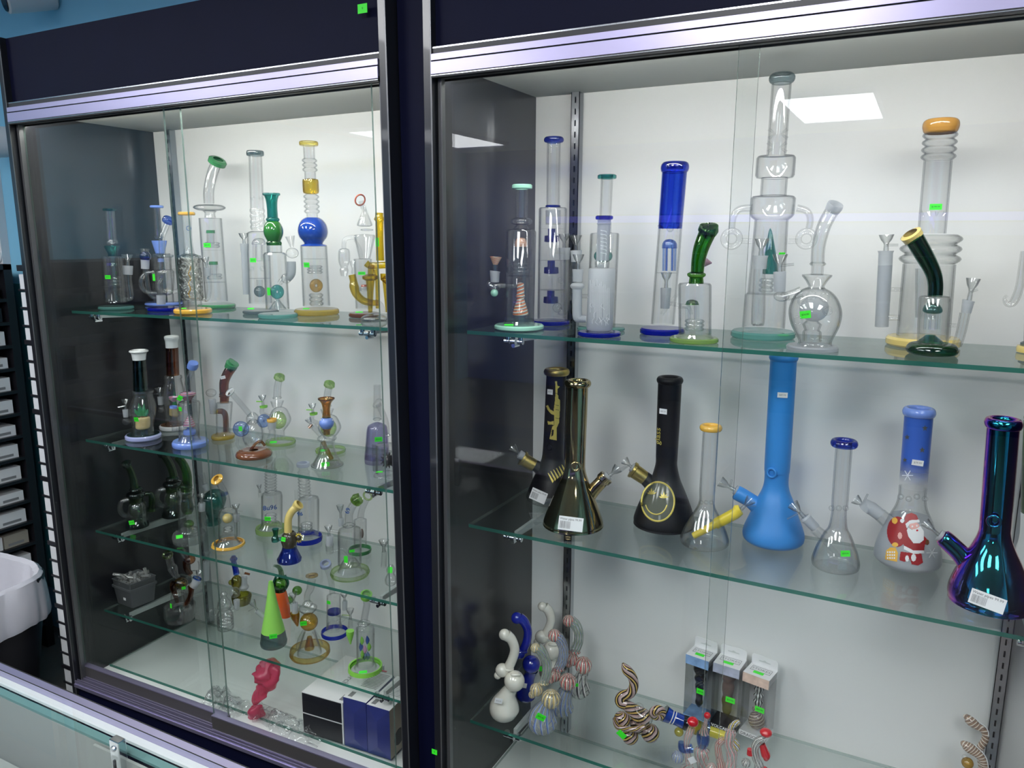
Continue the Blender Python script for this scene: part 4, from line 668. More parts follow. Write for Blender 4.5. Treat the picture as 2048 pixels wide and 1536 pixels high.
for bx, by, tx, bm, rm, lab in ((205, 470, 205, 'GL', None, 'clear pipe with coil ridged neck, blue printed name and pale green base'), (450, 530, 425, 'BG', 'LAV', 'clear pipe with coil ridged neck, lavender rim and cobalt blue base')):
    P = Piece('C7', 'L3', (bx, by+8), (tx, by-450), lab); dv = by-470
    P.hoops('ridged_neck', 'C', 60+dv*.2, 215+dv*.5, 8, 32, 44); P.L('neck', 'C', [(-10 if rm is None else 45, 32), (70, 32)])
    if rm: P.mouth(rm, 30, 46, 14)
    P.L('body', 'CT', [(215+dv*.5, 30), (222+dv*.5, 66), (240+dv*.5, 72), (by-40, 72)], u=bx+8); P.hoops('percolator', 'CT', by-110, by-50, 3, 34, 42); P.ringfoot(bm, 104, by-24); P.L('foot_ring', 'CT', [(by-50, 60), (by-25, 80)])
    M_ = Matrix.Translation(P.m(bx-5 if rm is None else bx-50, 320+dv*.7, -.026)) @ Matrix.Rotation(math.pi/2, 4, 'X'); text_obj(P.root, '8u96' if rm is None else '96', .020 if rm is None else .016, 'INKB', M_, 'printed_logo', bold=.0004); P.T('side_arm', 'C', [(bx-75, 170+dv*.5, 12), (bx-70, 250+dv*.5, 12)]); 
    if rm is None: P.S(185, 393, 44, 30, depth=-.03); P.bowl(bx-78, 165, 18, bx-72, 220)
P = Piece('C7', 'L3', (330, 658), (330, 500), 'small honey bee pipe with yellow bent neck, dark bulb with a sunflower and blue foot')
P.T('neck', 'YEO', [(388, 305, 28), (345, 345, 26), (322, 400, 26), (322, 480, 28)]); P.T('rim', 'YEO', [(380, 312, 26), (378, 316, 34), (392, 294, 38), (396, 290, 26)], smooth=False); P.L('bulb', 'BEAN', [(478, 30), (495, 48), (530, 58), (560, 52), (578, 46)], smooth=True); P.L('foot', 'BB', [(575, 48), (600, 54), (640, 74), (662, 82), (674, 76), (676, 1)], smooth=True)
P.T('joint', 'TE', [(236, 460, 24), (238, 500, 16), (235, 525, 26), (236, 545, 24)], wall=.001); P.T('link_tube', 'TE', [(250, 530, 14), (285, 525, 14)])
for i in range(12): a = i*math.pi/6; P.T('sunflower/petal' if i else 'sunflower', 'YLW', [(393+16*math.cos(a), 520+20*math.sin(a), 6, -.010), (393+29*math.cos(a), 520+36*math.sin(a), 2, -.010)], n=6, cap=True)
P.B('sunflower/flower_centre', 'BEAN', 393, 520, 18, 21, d=-.013); P.S(290, 530, 38, 30, depth=-.025)
P = Piece('C7', 'L3', (735, 765), (735, 470), 'clear pipe with bent neck, tinted rim and pale green base, right on third shelf')
P.T('neck', 'C', [(780, 268, 28), (745, 320, 28), (728, 370, 28), (728, 430, 30)]); P.T('rim', 'GL', [(774, 278, 28), (772, 282, 42), (786, 258, 44), (792, 250, 34), (788, 258, 26)], smooth=False); P.L('neck_ring', 'CT', [(425, 28), (435, 46), (448, 30)], u=727); P.L('body', 'CT', [(450, 30), (462, 74), (480, 80), (690, 80), (700, 70)], u=733); P.T('inner_tube', 'C', [(660, 590, 12), (700, 600, 14), (740, 650, 16), (740, 700, 20)]); P.L('foot', 'CT', [(660, 40), (690, 60), (740, 84)], smooth=True)
P.L('base', 'GL', [(738, 118), (735, 128), (750, 134), (772, 128), (772, 110)], wall=0); P.L('base/base_glass', 'CT', [(760, 1), (760, 124)], wall=0); P.T('joint', 'F', [(598, 505, 26), (598, 570, 24)], smooth=False); P.bowl(590, 440, 28, 596, 508); P.T('side_arm', 'C', [(598, 560, 28), (600, 622, 26)]); P.T('link_tube', 'C', [(610, 610, 10), (665, 600, 10)]); P.T('link_tube', 'C', [(600, 470, 10), (665, 478, 10)]); P.S(707, 664, 26, 48, depth=-.030, text=''); P.S(748, 608, 36, 18, depth=.01, text='')
text_obj(P.root, '69', .016, 'INKB', Matrix.Translation(P.m(720, 340, -.014)) @ Matrix.Rotation(math.pi/2, 4, 'X') @ Matrix.Rotation(1.2, 4, 'Z'), 'printed_logo', bold=.0003)
P = Piece('C7', 'L3', (800, 615), (805, 420), 'clear pipe with green ring rim seen behind the bent neck one near the right post')
P.O_('rim', 'GL', 853, 240, 30, 7, tilt=(.2, -.5)); P.T('neck', 'C', [(845, 262, 22), (815, 330, 22), (805, 390, 24)]); P.L('body', 'CT', [(390, 24), (400, 44), (570, 44)], u=803); P.B('inner_figure', 'STONE', 815, 490, 12, 34, d=-.008); P.ringfoot('JADE', 80, 590); P.T('joint', 'F', [(675, 390, 20), (675, 440, 18)], smooth=False); P.bowl(668, 302, 26, 674, 390)
P = Piece('C7', 'L3', (1010, 838), (1005, 700), 'clear rounded pipe half hidden by the right post on the third shelf')
P.L('body', 'CT', [(700, 14), (730, 30), (760, 26), (790, 40), (820, 38), (838, 20)], smooth=True, u=1008); P.T('side_arm', 'C', [(965, 610, 18), (960, 715, 20)]); P.bowl(960, 535, 36, 962, 615); P.S(1003, 735, 30, 40, depth=-.02, text='')
# ================================================================== left cabinet, fourth shelf
P = Piece('C6', 'L4', (680, 1425), (660, 1100), 'clear pipe with brown bulb and tubes, lime green rim, on the lowest glass shelf')
P.T('neck', 'CT', [(585, 905, 34), (605, 980, 34), (620, 1010, 44), (640, 1060, 30), (668, 1090, 22)]); P.T('rim', 'GL', [(582, 908, 36), (578, 900, 50), (574, 888, 50), (572, 886, 34)], smooth=False); P.B('bulb', 'AM', 690, 1135, 62, 52); P.T('brown_tube', 'BR', [(635, 1130, 30), (622, 1170, 28), (650, 1260, 20), (660, 1300, 18)]); P.T('brown_tube', 'BR', [(775, 1160, 28), (775, 1230, 24), (745, 1300, 22), (715, 1325, 18)])
P.L('dome', 'C', [(1205, 30), (1222, 60), (1330, 66)], u=665, smooth=True); P.L('body', 'CT', [(1318, 130), (1322, 138), (1400, 138), (1440, 128), (1440, 1)], u=680); P.L('inner_step', 'CT', [(1320, 60), (1345, 100), (1365, 104)], u=680); P.B('blue_bead', 'TE', 685, 1345, 38, 20); P.T('joint', 'F', [(830, 1110, 36), (790, 1170, 34)], smooth=False); P.bowl(848, 1035, 32, 822, 1100, (795, 1075)); P.T('joint_ring', 'BB', [(832, 1088, 40), (826, 1100, 40)], smooth=False); P.S(713, 1178, 34, 28, depth=-.03); P.S(605, 1330, 22, 44, depth=-.03, text='')
P = Piece('C6', 'L4', (800, 1190), (780, 900), 'clear pipe with dark brown bulb behind the lime rimmed one')
P.T('neck', 'C', [(690, 845, 30), (720, 890, 30), (745, 930, 28)]); P.B('bulb', 'BR', 765, 935, 52, 44); P.T('brown_tube', 'BR', [(735, 950, 30), (740, 1010, 28), (775, 1060, 24)]); P.T('side_tube', 'C', [(860, 940, 30), (870, 990, 30), (860, 1090, 30)]); P.L('body', 'CT', [(1040, 40), (1060, 80), (1180, 96), (1205, 90)], u=800); P.disc('CT', 110, 1195, 1220); P.T('joint', 'F', [(905, 950, 28), (905, 1110, 26)], smooth=False); P.bowl(910, 870, 34, 905, 945)
P = Piece('C6', 'L4', (1072, 1500), (1055, 1200), 'small all clear recycler pipe with round side windows on the lowest glass shelf')
P.T('neck', 'C', [(1030, 1100, 12), (1050, 1160, 16), (1052, 1210, 18)]); P.L('body', 'CT', [(1210, 20), (1230, 34), (1250, 26), (1300, 56), (1340, 64), (1360, 50), (1400, 70), (1480, 74), (1525, 66), (1530, 1)], smooth=True); P.O_('round_window', 'CT', 965, 1390, 34, 12, tilt=(0, .3)); P.O_('round_window', 'CT', 1040, 1300, 30, 10); P.B('bowl', 'CT', 1150, 1215, 46, 50); P.T('joint', 'F', [(1165, 1280, 28), (1168, 1350, 24)], smooth=False); P.B('joint_ball', 'CT', 1168, 1345, 26); P.T('side_arm', 'C', [(1100, 1380, 16), (1140, 1370, 16), (1168, 1350, 16)]); P.hoops('coil', 'CT', 1420, 1500, 3, 56, 68)
P = Piece('C6', 'L4', (1200, 1290), (1170, 1000), 'pipe with blue stem and olive green body behind the small clear one')
P.T('neck', 'BB', [(1140, 905, 20), (1142, 960, 24), (1155, 1010, 26), (1165, 1060, 28)]); P.B('mouthpiece', 'BB', 1140, 930, 34, 22); P.L('body', 'OL', [(1075, 24), (1100, 46), (1150, 44), (1175, 30), (1210, 26), (1250, 40)], u=1165, smooth=True); P.B('bulb', 'OL', 1120, 1130, 26); P.L('base', 'OL', [(1230, 70), (1240, 88), (1280, 82), (1310, 70), (1310, 1)], smooth=True, u=1208); P.L('joint', 'F', [(1085, 30), (1140, 30), (1170, 44), (1195, 24)], u=1228, smooth=True); P.T('bowl', 'C', [(1200, 1020, 20), (1220, 1080, 14)]); P.T('bowl/handle', 'BRN', [(1232, 1050, 12), (1278, 1060, 10)], cap=True, n=8)
P = Piece('C7', 'L4', (225, 1210), (205, 815), 'lime green frosted cone pipe with a smoke grey glass foot')
P.L('cone', 'LIME', [(815, 14), (825, 17), (940, 36), (1140, 80)], cap=False); P.L('cone/mouth', 'LIME', [(812, 5), (810, 14), (818, 15)]); P.L('foot', 'SM', [(1140, 80), (1190, 88), (1215, 92), (1235, 78), (1240, 1)], smooth=True, wall=0); P.T('joint', 'F', [(110, 1005, 18), (155, 1045, 18)], smooth=False); P.bowl(78, 945, 26, 120, 1010, (55, 1010)); P.S(222, 1178, 52, 30, depth=-.036)
P = Piece('C7', 'L4', (305, 1045), (270, 880), 'orange carrot shaped pipe with dark green leafy top')
P.L('carrot', 'CRN', [(875, 38), (890, 42), (950, 44), (1020, 38), (1048, 34), (1050, 1)], smooth=True); P.B('leaf_bulb', 'GR', 272, 830, 46, 50); P.T('leaf_stem', 'GR', [(225, 705, 8), (258, 715, 14), (275, 750, 18), (275, 800, 20)]); P.T('leaf', 'DG', [(240, 780, 8), (228, 830, 12), (250, 870, 10)]); P.T('leaf', 'DG', [(300, 770, 8), (318, 820, 12), (300, 865, 10)]); P.L('collar', 'GR', [(850, 34), (880, 36)])
P.B('bowl', 'GR', 382, 872, 34, 32, d=.01); P.B('bowl_foot', 'GR', 330, 935, 30, 24, d=.01)
P = Piece('C7', 'L4', (467, 1300), (452, 960), 'clear pipe with amber ball and amber cone inside and a gold edged base')
P.T('neck', 'C', [(478, 800, 30), (470, 860, 26), (450, 900, 22), (448, 955, 22)]); P.O_('rim', 'AM', 480, 772, 32, 12, tilt=(.9, 0)); P.L('neck_ring', 'CT', [(945, 24), (960, 36), (975, 26)], smooth=True); P.L('flare', 'CT', [(975, 44), (985, 64), (1000, 58), (1022, 34)], smooth=True); P.B('amber_ball', 'AM', 460, 1080, 62); P.T('amber_cone', 'AM', [(365, 1020, 34), (370, 1050, 30), (385, 1110, 6)], smooth=False)
P.T('leg_tube', 'CT', [(430, 1140, 14), (400, 1200, 16), (388, 1270, 18)]); P.T('leg_tube', 'CT', [(490, 1140, 14), (520, 1190, 16), (540, 1240, 18)]); P.L('body', 'C', [(1140, 38), (1200, 56), (1270, 80), (1290, 84)], smooth=True, u=464); P.L('inner_cone', 'AM', [(1180, 16), (1250, 34), (1262, 32)], u=464); P.L('base', 'AM', [(1262, 124), (1260, 134), (1285, 138), (1302, 130), (1302, 112)], wall=0, u=467); P.L('base/base_glass', 'CT', [(1290, 1), (1290, 126)], wall=0)
P.T('joint', 'F', [(366, 955, 22), (368, 1020, 22)], smooth=False); P.bowl(352, 890, 30, 362, 960, (318, 960)); P.S(424, 1092, 44, 32, depth=-.042)
P = Piece('C7', 'L4', (632, 1165), (625, 950), 'clear pipe with a cobalt blue disc inside and cobalt blue base, lavender rim')
P.T('neck', 'C', [(580, 700, 28), (600, 770, 22), (612, 830, 20), (618, 900, 20)]); P.T('rim', 'LAV', [(578, 712, 30), (574, 706, 40), (570, 686, 38), (570, 684, 24)], smooth=False); P.L('body', 'CT', [(900, 20), (905, 48), (1120, 50)], u=626); P.L('blue_disc', 'BG', [(1005, 2), (1005, 46), (1022, 46), (1022, 2)], u=628, wall=0); P.L('foot', 'CT', [(1090, 46), (1130, 60)], u=630); P.ringfoot('BG', 92, 1140)
P.T('joint', 'F', [(700, 940, 18), (700, 1000, 18)], smooth=False); P.bowl(695, 890, 26, 700, 945); P.T('side_arm', 'C', [(700, 1000, 14), (690, 1060, 14), (650, 1080, 12)]); P.S(592, 952, 30, 24, depth=-.02, text='')
P = Piece('C7', 'L4', (838, 1398), (828, 1100), 'clear pipe with light green rim and base and coloured leaves inside')
P.T('neck', 'C', [(838, 920, 24), (848, 960, 24), (838, 1020, 24), (828, 1080, 24)]); P.T('rim', 'GRNL', [(840, 930, 26), (842, 922, 38), (844, 890, 40), (844, 886, 28)], smooth=False); P.L('neck_ring', 'CT', [(1075, 26), (1090, 46), (1105, 28), (1115, 40), (1125, 60)], smooth=True); P.L('body', 'CT', [(1120, 60), (1135, 62), (1370, 60)], u=838); P.L('foot', 'CT', [(1340, 56), (1370, 72), (1385, 78)], u=838)
for u_, v_, c_ in ((848, 1205, 'BB'), (812, 1210, 'GRNL'), (805, 1250, 'BB'), (832, 1268, 'PNK'), (860, 1250, 'GRNL'), (815, 1300, 'GRNL'), (852, 1310, 'BL'), (830, 1310, 'BL')): P.T('leaf', c_, [(u_, v_-30, 3), (u_+4, v_, 14), (u_, v_+26, 3)], n=8)
P.L('base', 'GRNL', [(1372, 104), (1370, 114), (1395, 118), (1408, 112), (1408, 98)], wall=0); P.L('base/base_glass', 'CT', [(1396, 1), (1396, 108)], wall=0); P.T('joint', 'C', [(738, 1060, 16), (738, 1120, 16)], smooth=False); P.bowl(735, 995, 28, 738, 1065, (680, 1035), hmat='GL'); P.T('green_cone', 'GRNL', [(735, 1140, 28), (735, 1165, 26), (738, 1230, 4)], smooth=False, cap=True); P.T('link_tube', 'C', [(745, 1160, 8), (790, 1155, 8)]); P.S(822, 1416, 54, 18, depth=-.03, text='', lean=-.7)
# ================================================================== helpers for prints, labels and boxes
def inside(pts, x, y):
    c = False; j = len(pts)-1
    for i in range(len(pts)):
        if (pts[i][1] > y) != (pts[j][1] > y) and x < (pts[j][0]-pts[i][0])*(y-pts[i][1])/(pts[j][1]-pts[i][1])+pts[i][0]: c = not c
        j = i
    return c
def poly(P, name, mat, pts, d=0, lift=.0006, g=None):
    """print wrapped on the turned glass: small facets inside the outline, each laid on the surface"""
    us = [p[0] for p in pts]; vs_ = [p[1] for p in pts]; g = g or 3.2; mb = MB(); idx = {}; V = []; F = []
    def vert(i, j):
        if (i, j) not in idx:
            u, v = i*g, j*g; fr = P.front(u, v, -.04); q = P.m(u, v, (fr[0] if fr else -.03)-lift); idx[i, j] = len(V); V.append(q)
        return idx[i, j]
    for i in range(int(min(us)/g), int(max(us)/g)+1):
        for j in range(int(min(vs_)/g), int(max(vs_)/g)+1):
            if inside(pts, (i+.5)*g, (j+.5)*g): F.append((vert(i, j), vert(i, j+1), vert(i+1, j+1), vert(i+1, j)))
    mb.add(V, F, 0, None, True); return P._done(name, mb, mat, 80)
def ell(u, v, a, b, n=20, t0=0, t1=360): return [(u+a*math.cos(math.radians(t0+(t1-t0)*i/n)), v+b*math.sin(math.radians(t0+(t1-t0)*i/n))) for i in range(n if t1-t0 == 360 else n+1)]
def star(u, v, r, rot=-90, k=.42): return [(u+r*(1 if i % 2 == 0 else k)*math.cos(math.radians(rot+36*i)), v+r*(1 if i % 2 == 0 else k)*math.sin(math.radians(rot+36*i))) for i in range(10)]
def barcode_label(P, u, v, w, h, rot, depth, lean=0, yaw=0):
    fr = P.front(u, v, depth); f2 = P.front(u, v-10, depth)
    if fr and f2: depth = fr[0]-.0026; yaw = math.asin(fr[1])*.8; lean = -math.atan2(f2[0]-fr[0], P.m(u, v-10, depth).z-P.m(u, v, depth).z)
    c = P.m(u, v, depth); hw = P.rad(u, v, w/2, depth); hh = hw*h/w; M = Matrix.Translation(c) @ Matrix.Rotation(yaw, 4, 'Z') @ Matrix.Rotation(lean, 4, 'X') @ Matrix.Rotation(math.radians(rot), 4, 'Y')
    o = MB().box(-hw, hw, -.0003, .0003, -hh, hh).build('barcode_label', 'TAGW', None, None, .0001); o.parent = P.root; o.matrix_local = M
    text_obj(o, 'Water pipes 99.99', hw*.235, 'INKG', Matrix.Translation((-hw*.92, -.0005, hh*.62)) @ Matrix.Rotation(math.pi/2, 4, 'X'), 'printed_words', align='LEFT', bold=hw*.004)
    b = MB(); x = -hw*.88; rr = random.Random(5)
    while x < -hw*.02: wd = rr.choice((.006, .012, .02))*hw*1.3; b.box(x, x+wd, -.0006, -.0003, -hh*.75, hh*.30); x += wd+rr.choice((.012, .02))*hw*1.3
    bo = b.build('printed_bars', 'INKG', None); bo.parent = o
def poly_box(name, mats, A, X, Y, H, parent=None, bevel=.0008):
    """box from corner A, edge vectors X, Y, height H; slots: 0 front 1 right 2 top 3 others"""
    Z = Vector((0, 0, H)); v = [A, A+X, A+X+Y, A+Y, A+Z, A+X+Z, A+X+Y+Z, A+Y+Z]
    me_ = MB(); me_.add(v, [(0, 1, 5, 4)], 0); me_.add(v, [(1, 2, 6, 5)], 1); me_.add(v, [(4, 5, 6, 7)], 2); me_.add(v, [(2, 3, 7, 6), (3, 0, 4, 7), (3, 2, 1, 0)], 3)
    return me_.build(name, mats, parent)
# ================================================================== right cabinet, top shelf
P = Piece('D1', 'R1', (307, 1390), (328, 397), 'clear pipe with mint green rim and base and rainbow striped percolators inside')
P.mouth('MINT', 397, 72, 17); P.L('neck', 'CT', [(416, 42), (615, 42)]); P.L('collar_disc', 'CT', [(612, 42), (625, 70), (640, 76), (655, 68), (662, 34)], smooth=True); P.L('lower_neck', 'C', [(660, 34), (675, 46), (692, 60)], smooth=True); P.L('body', 'CT', [(690, 60), (697, 96), (712, 105), (1335, 104)]); P.L('divider', 'C', [(1018, 2), (1018, 102)], wall=0)
P.L('dome_percolator', 'SRB', [(750, 2), (758, 28), (785, 42), (815, 42)], smooth=True, u=320); 
for i in range(6): P.T('percolator_tube', 'C', [(320+34*math.cos(i*1.05), 812, 6, .008*math.sin(i*1.05)), (320+34*math.cos(i*1.05), 925, 6, .008*math.sin(i*1.05))], n=8)
P.hoops('showerhead', 'CT', 922, 1002, 3, 52, 63); P.L('striped_cone', 'SRB', [(1064, 4), (1072, 22), (1110, 26), (1150, 28), (1160, 34), (1175, 26), (1200, 32), (1250, 48), (1285, 56), (1292, 50)], smooth=True, u=318, wall=0); P.T('link_tube', 'CT', [(165, 1085, 20), (240, 1090, 18), (298, 1090, 16)]); P.L('foot_tube', 'C', [(1330, 104), (1352, 112)]); P.disc('MINT', 174, 1356)
P.T('joint', 'F', [(140, 985, 37), (138, 1000, 34), (138, 1062, 30)], smooth=False); P.T('bowl', 'SRB', [(145, 886, 44), (141, 940, 17)], smooth=False, wall=.001); P.T('bowl/bowl_stem', 'C', [(141, 940, 20), (140, 985, 20)]); P.T('side_arm', 'CT', [(110, 1068, 24), (100, 1080, 26), (135, 1098, 34), (175, 1085, 22)]); P.B('mint_ball', 'MINT', 135, 1137, 27); P.S(237, 1360, 64, 14, depth=-.03, text='', lean=-1.0)
P = Piece('D1', 'R1', (532, 1356), (551, 68), 'tall clear pipe with cobalt blue rim and three stacked cobalt blue percolators')
P.L('rim', 'BG', [(90, 50), (84, 64), (70, 70), (56, 66), (48, 54), (56, 44)], smooth=True, wall=0); P.L('neck', 'CT', [(88, 48), (528, 46)]); P.L('neck_ring', 'BG', [(524, 46), (532, 56), (538, 46)], wall=0); P.L('body', 'CT', [(537, 50), (542, 92), (552, 98), (1318, 97)])
for v0 in (690, 910, 1116):
    P.L('divider', 'C', [(v0, 2), (v0, 95)], wall=0); P.L('blue_percolator', 'BG', [(v0, 26), (v0+44, 26), (v0+48, 50), (v0+90, 52), (v0+94, 40)], u=P.axis(v0)-6)
P.disc('BG', 132, 1328); P.T('joint', 'F', [(625, 822, 42), (625, 836, 40), (625, 905, 36)], smooth=False); P.bowl(622, 725, 42, 625, 828); P.T('side_arm', 'CT', [(628, 905, 34), (628, 1200, 32), (618, 1265, 30), (585, 1260, 26)]); P.O_('side_grip', 'CT', 600, 1048, 16, 7, d=-.02); P.B('joint_ball', 'CT', 575, 1240, 34)
P.L('inner_sleeve', 'F', [(560, 52), (660, 52)], u=545)
P = Piece('D1', 'R1', (878, 1398), (922, 326), 'clear pipe with teal rim and base standing behind the frosted one')
P.mouth('TE', 327, 67, 15); P.L('neck', 'CT', [(343, 42), (640, 41)]); P.L('body', 'CT', [(715, 40), (720, 96), (730, 102), (1375, 100)]); P.B('dome_percolator', 'TE', 895, 880, 66, 48); P.disc('TEL', 168, 1372); P.T('joint', 'F', [(706, 840, 40), (706, 920, 36)], smooth=False); P.bowl(706, 735, 42, 706, 845); P.T('side_arm', 'C', [(700, 920, 34), (690, 1190, 32)]); P.T('lower_neck', 'C', [(911, 640, 42), (908, 718, 44)])
P = Piece('D1', 'R1', (866, 1436), (903, 611), 'frosted pipe etched with circuit lines, cobalt blue rim and base')
P.mouth('BG', 612, 62, 14); P.L('neck', 'FD', [(627, 48), (645, 46), (655, 52), (662, 46), (912, 46)]); P.L('clear_band', 'CT', [(912, 46), (925, 52), (965, 48)]); P.L('body', 'F', [(963, 48), (966, 88), (978, 95), (1380, 92), (1396, 84)]); P.L('foot', 'CT', [(1394, 84), (1405, 98)]); P.disc('BG', 153, 1406)
rr = random.Random(3)
for i in range(15):
    u0 = P.axis(1200)-72+i*9.5; v0 = 1030+rr.random()*70; v1 = 1200+rr.random()*130; P.T('etched_line', 'TAGW', [(u0, v0, 1.2), (u0, v1, 1.2), (u0+rr.choice((-14, 14)), v1+16, 1.2), (u0+rr.choice((-14, 14)), v1+40, 1.2)], smooth=False, d=-.0265*math.sqrt(max(.15, 1-((u0-P.axis(1200))/100)**2)), n=5)
for i in range(7): P.T('etched_line', 'TAGW', [(P.axis(760)-20, 700+i*26, 1.2), (P.axis(760)+20, 700+i*26+8, 1.2), (P.axis(760)+20, 716+i*26, 1.2)], smooth=False, d=-.0140, n=5)
P.T('joint', 'F', [(718, 972, 40), (718, 985, 38), (716, 1060, 34)], smooth=False); P.bowl(722, 868, 42, 720, 978); P.B('joint_bulb', 'F', 714, 1090, 50, 28); P.T('side_arm', 'F', [(714, 1110, 34), (714, 1290, 34), (730, 1315, 30), (775, 1318, 24)]); P.T('link_tube', 'CT', [(735, 1160, 14), (785, 1160, 14)])
P = Piece('D2', 'R1', (192, 1400), (260, 530), 'straight pipe with solid cobalt blue upper tube and rim, clear lower half')
P.L('rim', 'BG', [(562, 60), (555, 70), (535, 75), (514, 70), (504, 56), (514, 44), (540, 44)], smooth=True, wall=0); P.L('neck', 'BB', [(556, 66), (852, 63)]); P.L('body', 'CT', [(852, 63), (1350, 62)]); P.L('divider', 'C', [(1083, 2), (1083, 60)], wall=0); P.L('dome_percolator', 'BL', [(906, 2), (912, 24), (930, 38), (955, 40)], smooth=True, u=232)
for i in range(6): P.T('percolator_tube', 'BL', [(232+30*math.cos(i*1.05), 950, 6, .01*math.sin(i*1.05)), (230+30*math.cos(i*1.05), 1072, 6, .01*math.sin(i*1.05))], n=8)
for s_ in (-1, 1): P.T('ice_pinch', 'BG', [(P.axis(845)+s_*60, 832, 8), (P.axis(845)+s_*36, 852, 4)], n=8)
P.B('ice_pinch', 'CT', P.axis(850), 852, 18, d=-.016); P.disc('BG', 118, 1368); P.bowl(216, 1080, 30, 214, 1162); P.T('joint', 'F', [(213, 1160, 28), (208, 1268, 24)], smooth=False); P.T('downstem', 'C', [(275, 1190, 9), (190, 1300, 9)]); P.T('link_tube', 'C', [(225, 1240, 10), (330, 1260, 10)])
P = Piece('D2', 'R1', (358, 1442), (372, 1100), 'small clear pipe with translucent green bent neck and green base')
P.T('neck', 'GR', [(430, 872, 46), (398, 950, 42), (382, 1020, 37), (376, 1090, 34)]); P.T('rim', 'GR', [(430, 872, 46), (428, 872, 52), (438, 850, 54), (441, 838, 46), (438, 846, 34)], smooth=False); P.L('neck_ring', 'GR', [(1078, 34), (1086, 48), (1098, 48), (1108, 36)], smooth=True, wall=0); P.L('socket', 'GR', [(1106, 36), (1135, 40)]); P.L('body', 'CT', [(1133, 40), (1136, 80), (1146, 88), (1400, 86), (1414, 100)], u=364); P.L('dome_percolator', 'GR', [(1221, 2), (1228, 26), (1248, 36)], smooth=True, u=350)
for i in range(6): P.T('percolator_tube', 'C', [(350+30*math.cos(i*1.05), 1246, 6, .009*math.sin(i*1.05)), (350+30*math.cos(i*1.05), 1325, 6, .009*math.sin(i*1.05))], n=8)
P.hoops('showerhead', 'CT', 1325, 1385, 3, 44, 52); P.disc('GL', 130, 1416); P.T('bowl', 'STRP', [(408, 1026, 32), (453, 1031, 3)], smooth=False, d=.03); P.T('link_tube', 'CT', [(275, 1255, 12), (330, 1262, 10), (345, 1300, 8)])
P = Piece('D2', 'R1', (716, 1420), (818, 70), 'giant clear pipe with stacked chambers, ring arms, smoke rim and a teal cone inside')
P.L('rim', 'SM', [(98, 50), (88, 64), (70, 70), (52, 64), (42, 50), (52, 42)], smooth=True, wall=0); P.L('neck', 'CT', [(90, 52), (470, 51)]); P.L('upper_chamber', 'CT', [(470, 52), (474, 96), (484, 104), (575, 104), (588, 96), (592, 72)]); P.L('mid_neck', 'CT', [(592, 70), (680, 70)]); P.L('chamber', 'CT', [(678, 72), (684, 110), (694, 120), (780, 118), (794, 108), (806, 92)])
P.L('body', 'CT', [(806, 90), (840, 90), (1185, 98), (1200, 112), (1370, 114)]); P.L('divider', 'C', [(1193, 2), (1193, 98)], wall=0); P.L('teal_cone', 'TE', [(850, 2), (870, 10), (980, 30), (1088, 42), (1090, 2)], u=757)
for v_ in (345, 415):
    for s_ in (-1, 1): P.T('ice_pinch', 'CT', [(P.axis(v_)+s_*50, v_-12, 9), (P.axis(v_)+s_*14, v_+14, 3)], n=8); P.T('ice_pinch', 'CT', [(P.axis(v_)+s_*50, v_+38, 9), (P.axis(v_)+s_*14, v_+14, 3)], n=8)
P.hoops('showerhead', 'CT', 1110, 1185, 3, 30, 40); P.O_('ring_arm', 'CT', 555, 905, 42, 17); P.O_('ring_arm', 'CT', 945, 905, 42, 17)
P.T('arm_tube', 'CT', [(655, 745, 20), (595, 752, 18), (565, 790, 18), (556, 850, 18)]); P.T('arm_tube', 'CT', [(895, 745, 20), (945, 760, 18), (965, 800, 18), (958, 850, 18)]); P.T('arm_tube', 'C', [(605, 915, 14), (660, 918, 14)]); P.T('arm_tube', 'C', [(900, 918, 14), (850, 918, 14)])
P.bowl(712, 904, 40, 708, 998, d=-.06); P.T('joint', 'F', [(707, 992, 40), (706, 1003, 37), (702, 1062, 34)], smooth=False, d=-.06); P.T('side_arm', 'CT', [(700, 1062, 32), (692, 1330, 36), (690, 1345, 20)], d=-.06); P.disc('TEL', 172, 1382); P.S(825, 1408, 60, 12, depth=-.03, text='', lean=-1.0); P.S(818, 982, 44, 12, depth=-.03, text='')
P = Piece('D2', 'R1', (975, 1482), (1003, 1050), 'clear pipe with a round pinched bulb body and bent frosted tip neck')
P.T('neck', 'CT', [(1082, 752, 38), (1040, 830, 38), (1015, 910, 37), (1005, 970, 36), (1003, 1036, 36)]); P.T('rim', 'F', [(1078, 760, 42), (1092, 735, 46), (1098, 722, 44)], smooth=False); P.L('neck_ring', 'CT', [(1026, 36), (1036, 45), (1046, 36)]); P.L('socket', 'C', [(1046, 33), (1088, 33)]); P.L('cup', 'CT', [(1088, 36), (1092, 80), (1100, 80), (1125, 58), (1152, 42), (1165, 50)])
P.L('body', 'CT', [(1160, 50), (1180, 88), (1215, 120), (1260, 138), (1300, 142), (1350, 132), (1400, 108), (1440, 88), (1458, 96)], smooth=True, u=990); P.B('inner_ball', 'F', 985, 1268, 78, 74); P.L('inner_cup', 'CT', [(1330, 30), (1350, 52), (1380, 40), (1390, 50), (1440, 50)], u=974)
for u_, v_ in ((925, 1230), (1055, 1280), (970, 1200), (1040, 1210), (900, 1330)): P.O_('body_dimple', 'CT', u_, v_, 22, 5, d=-.045)
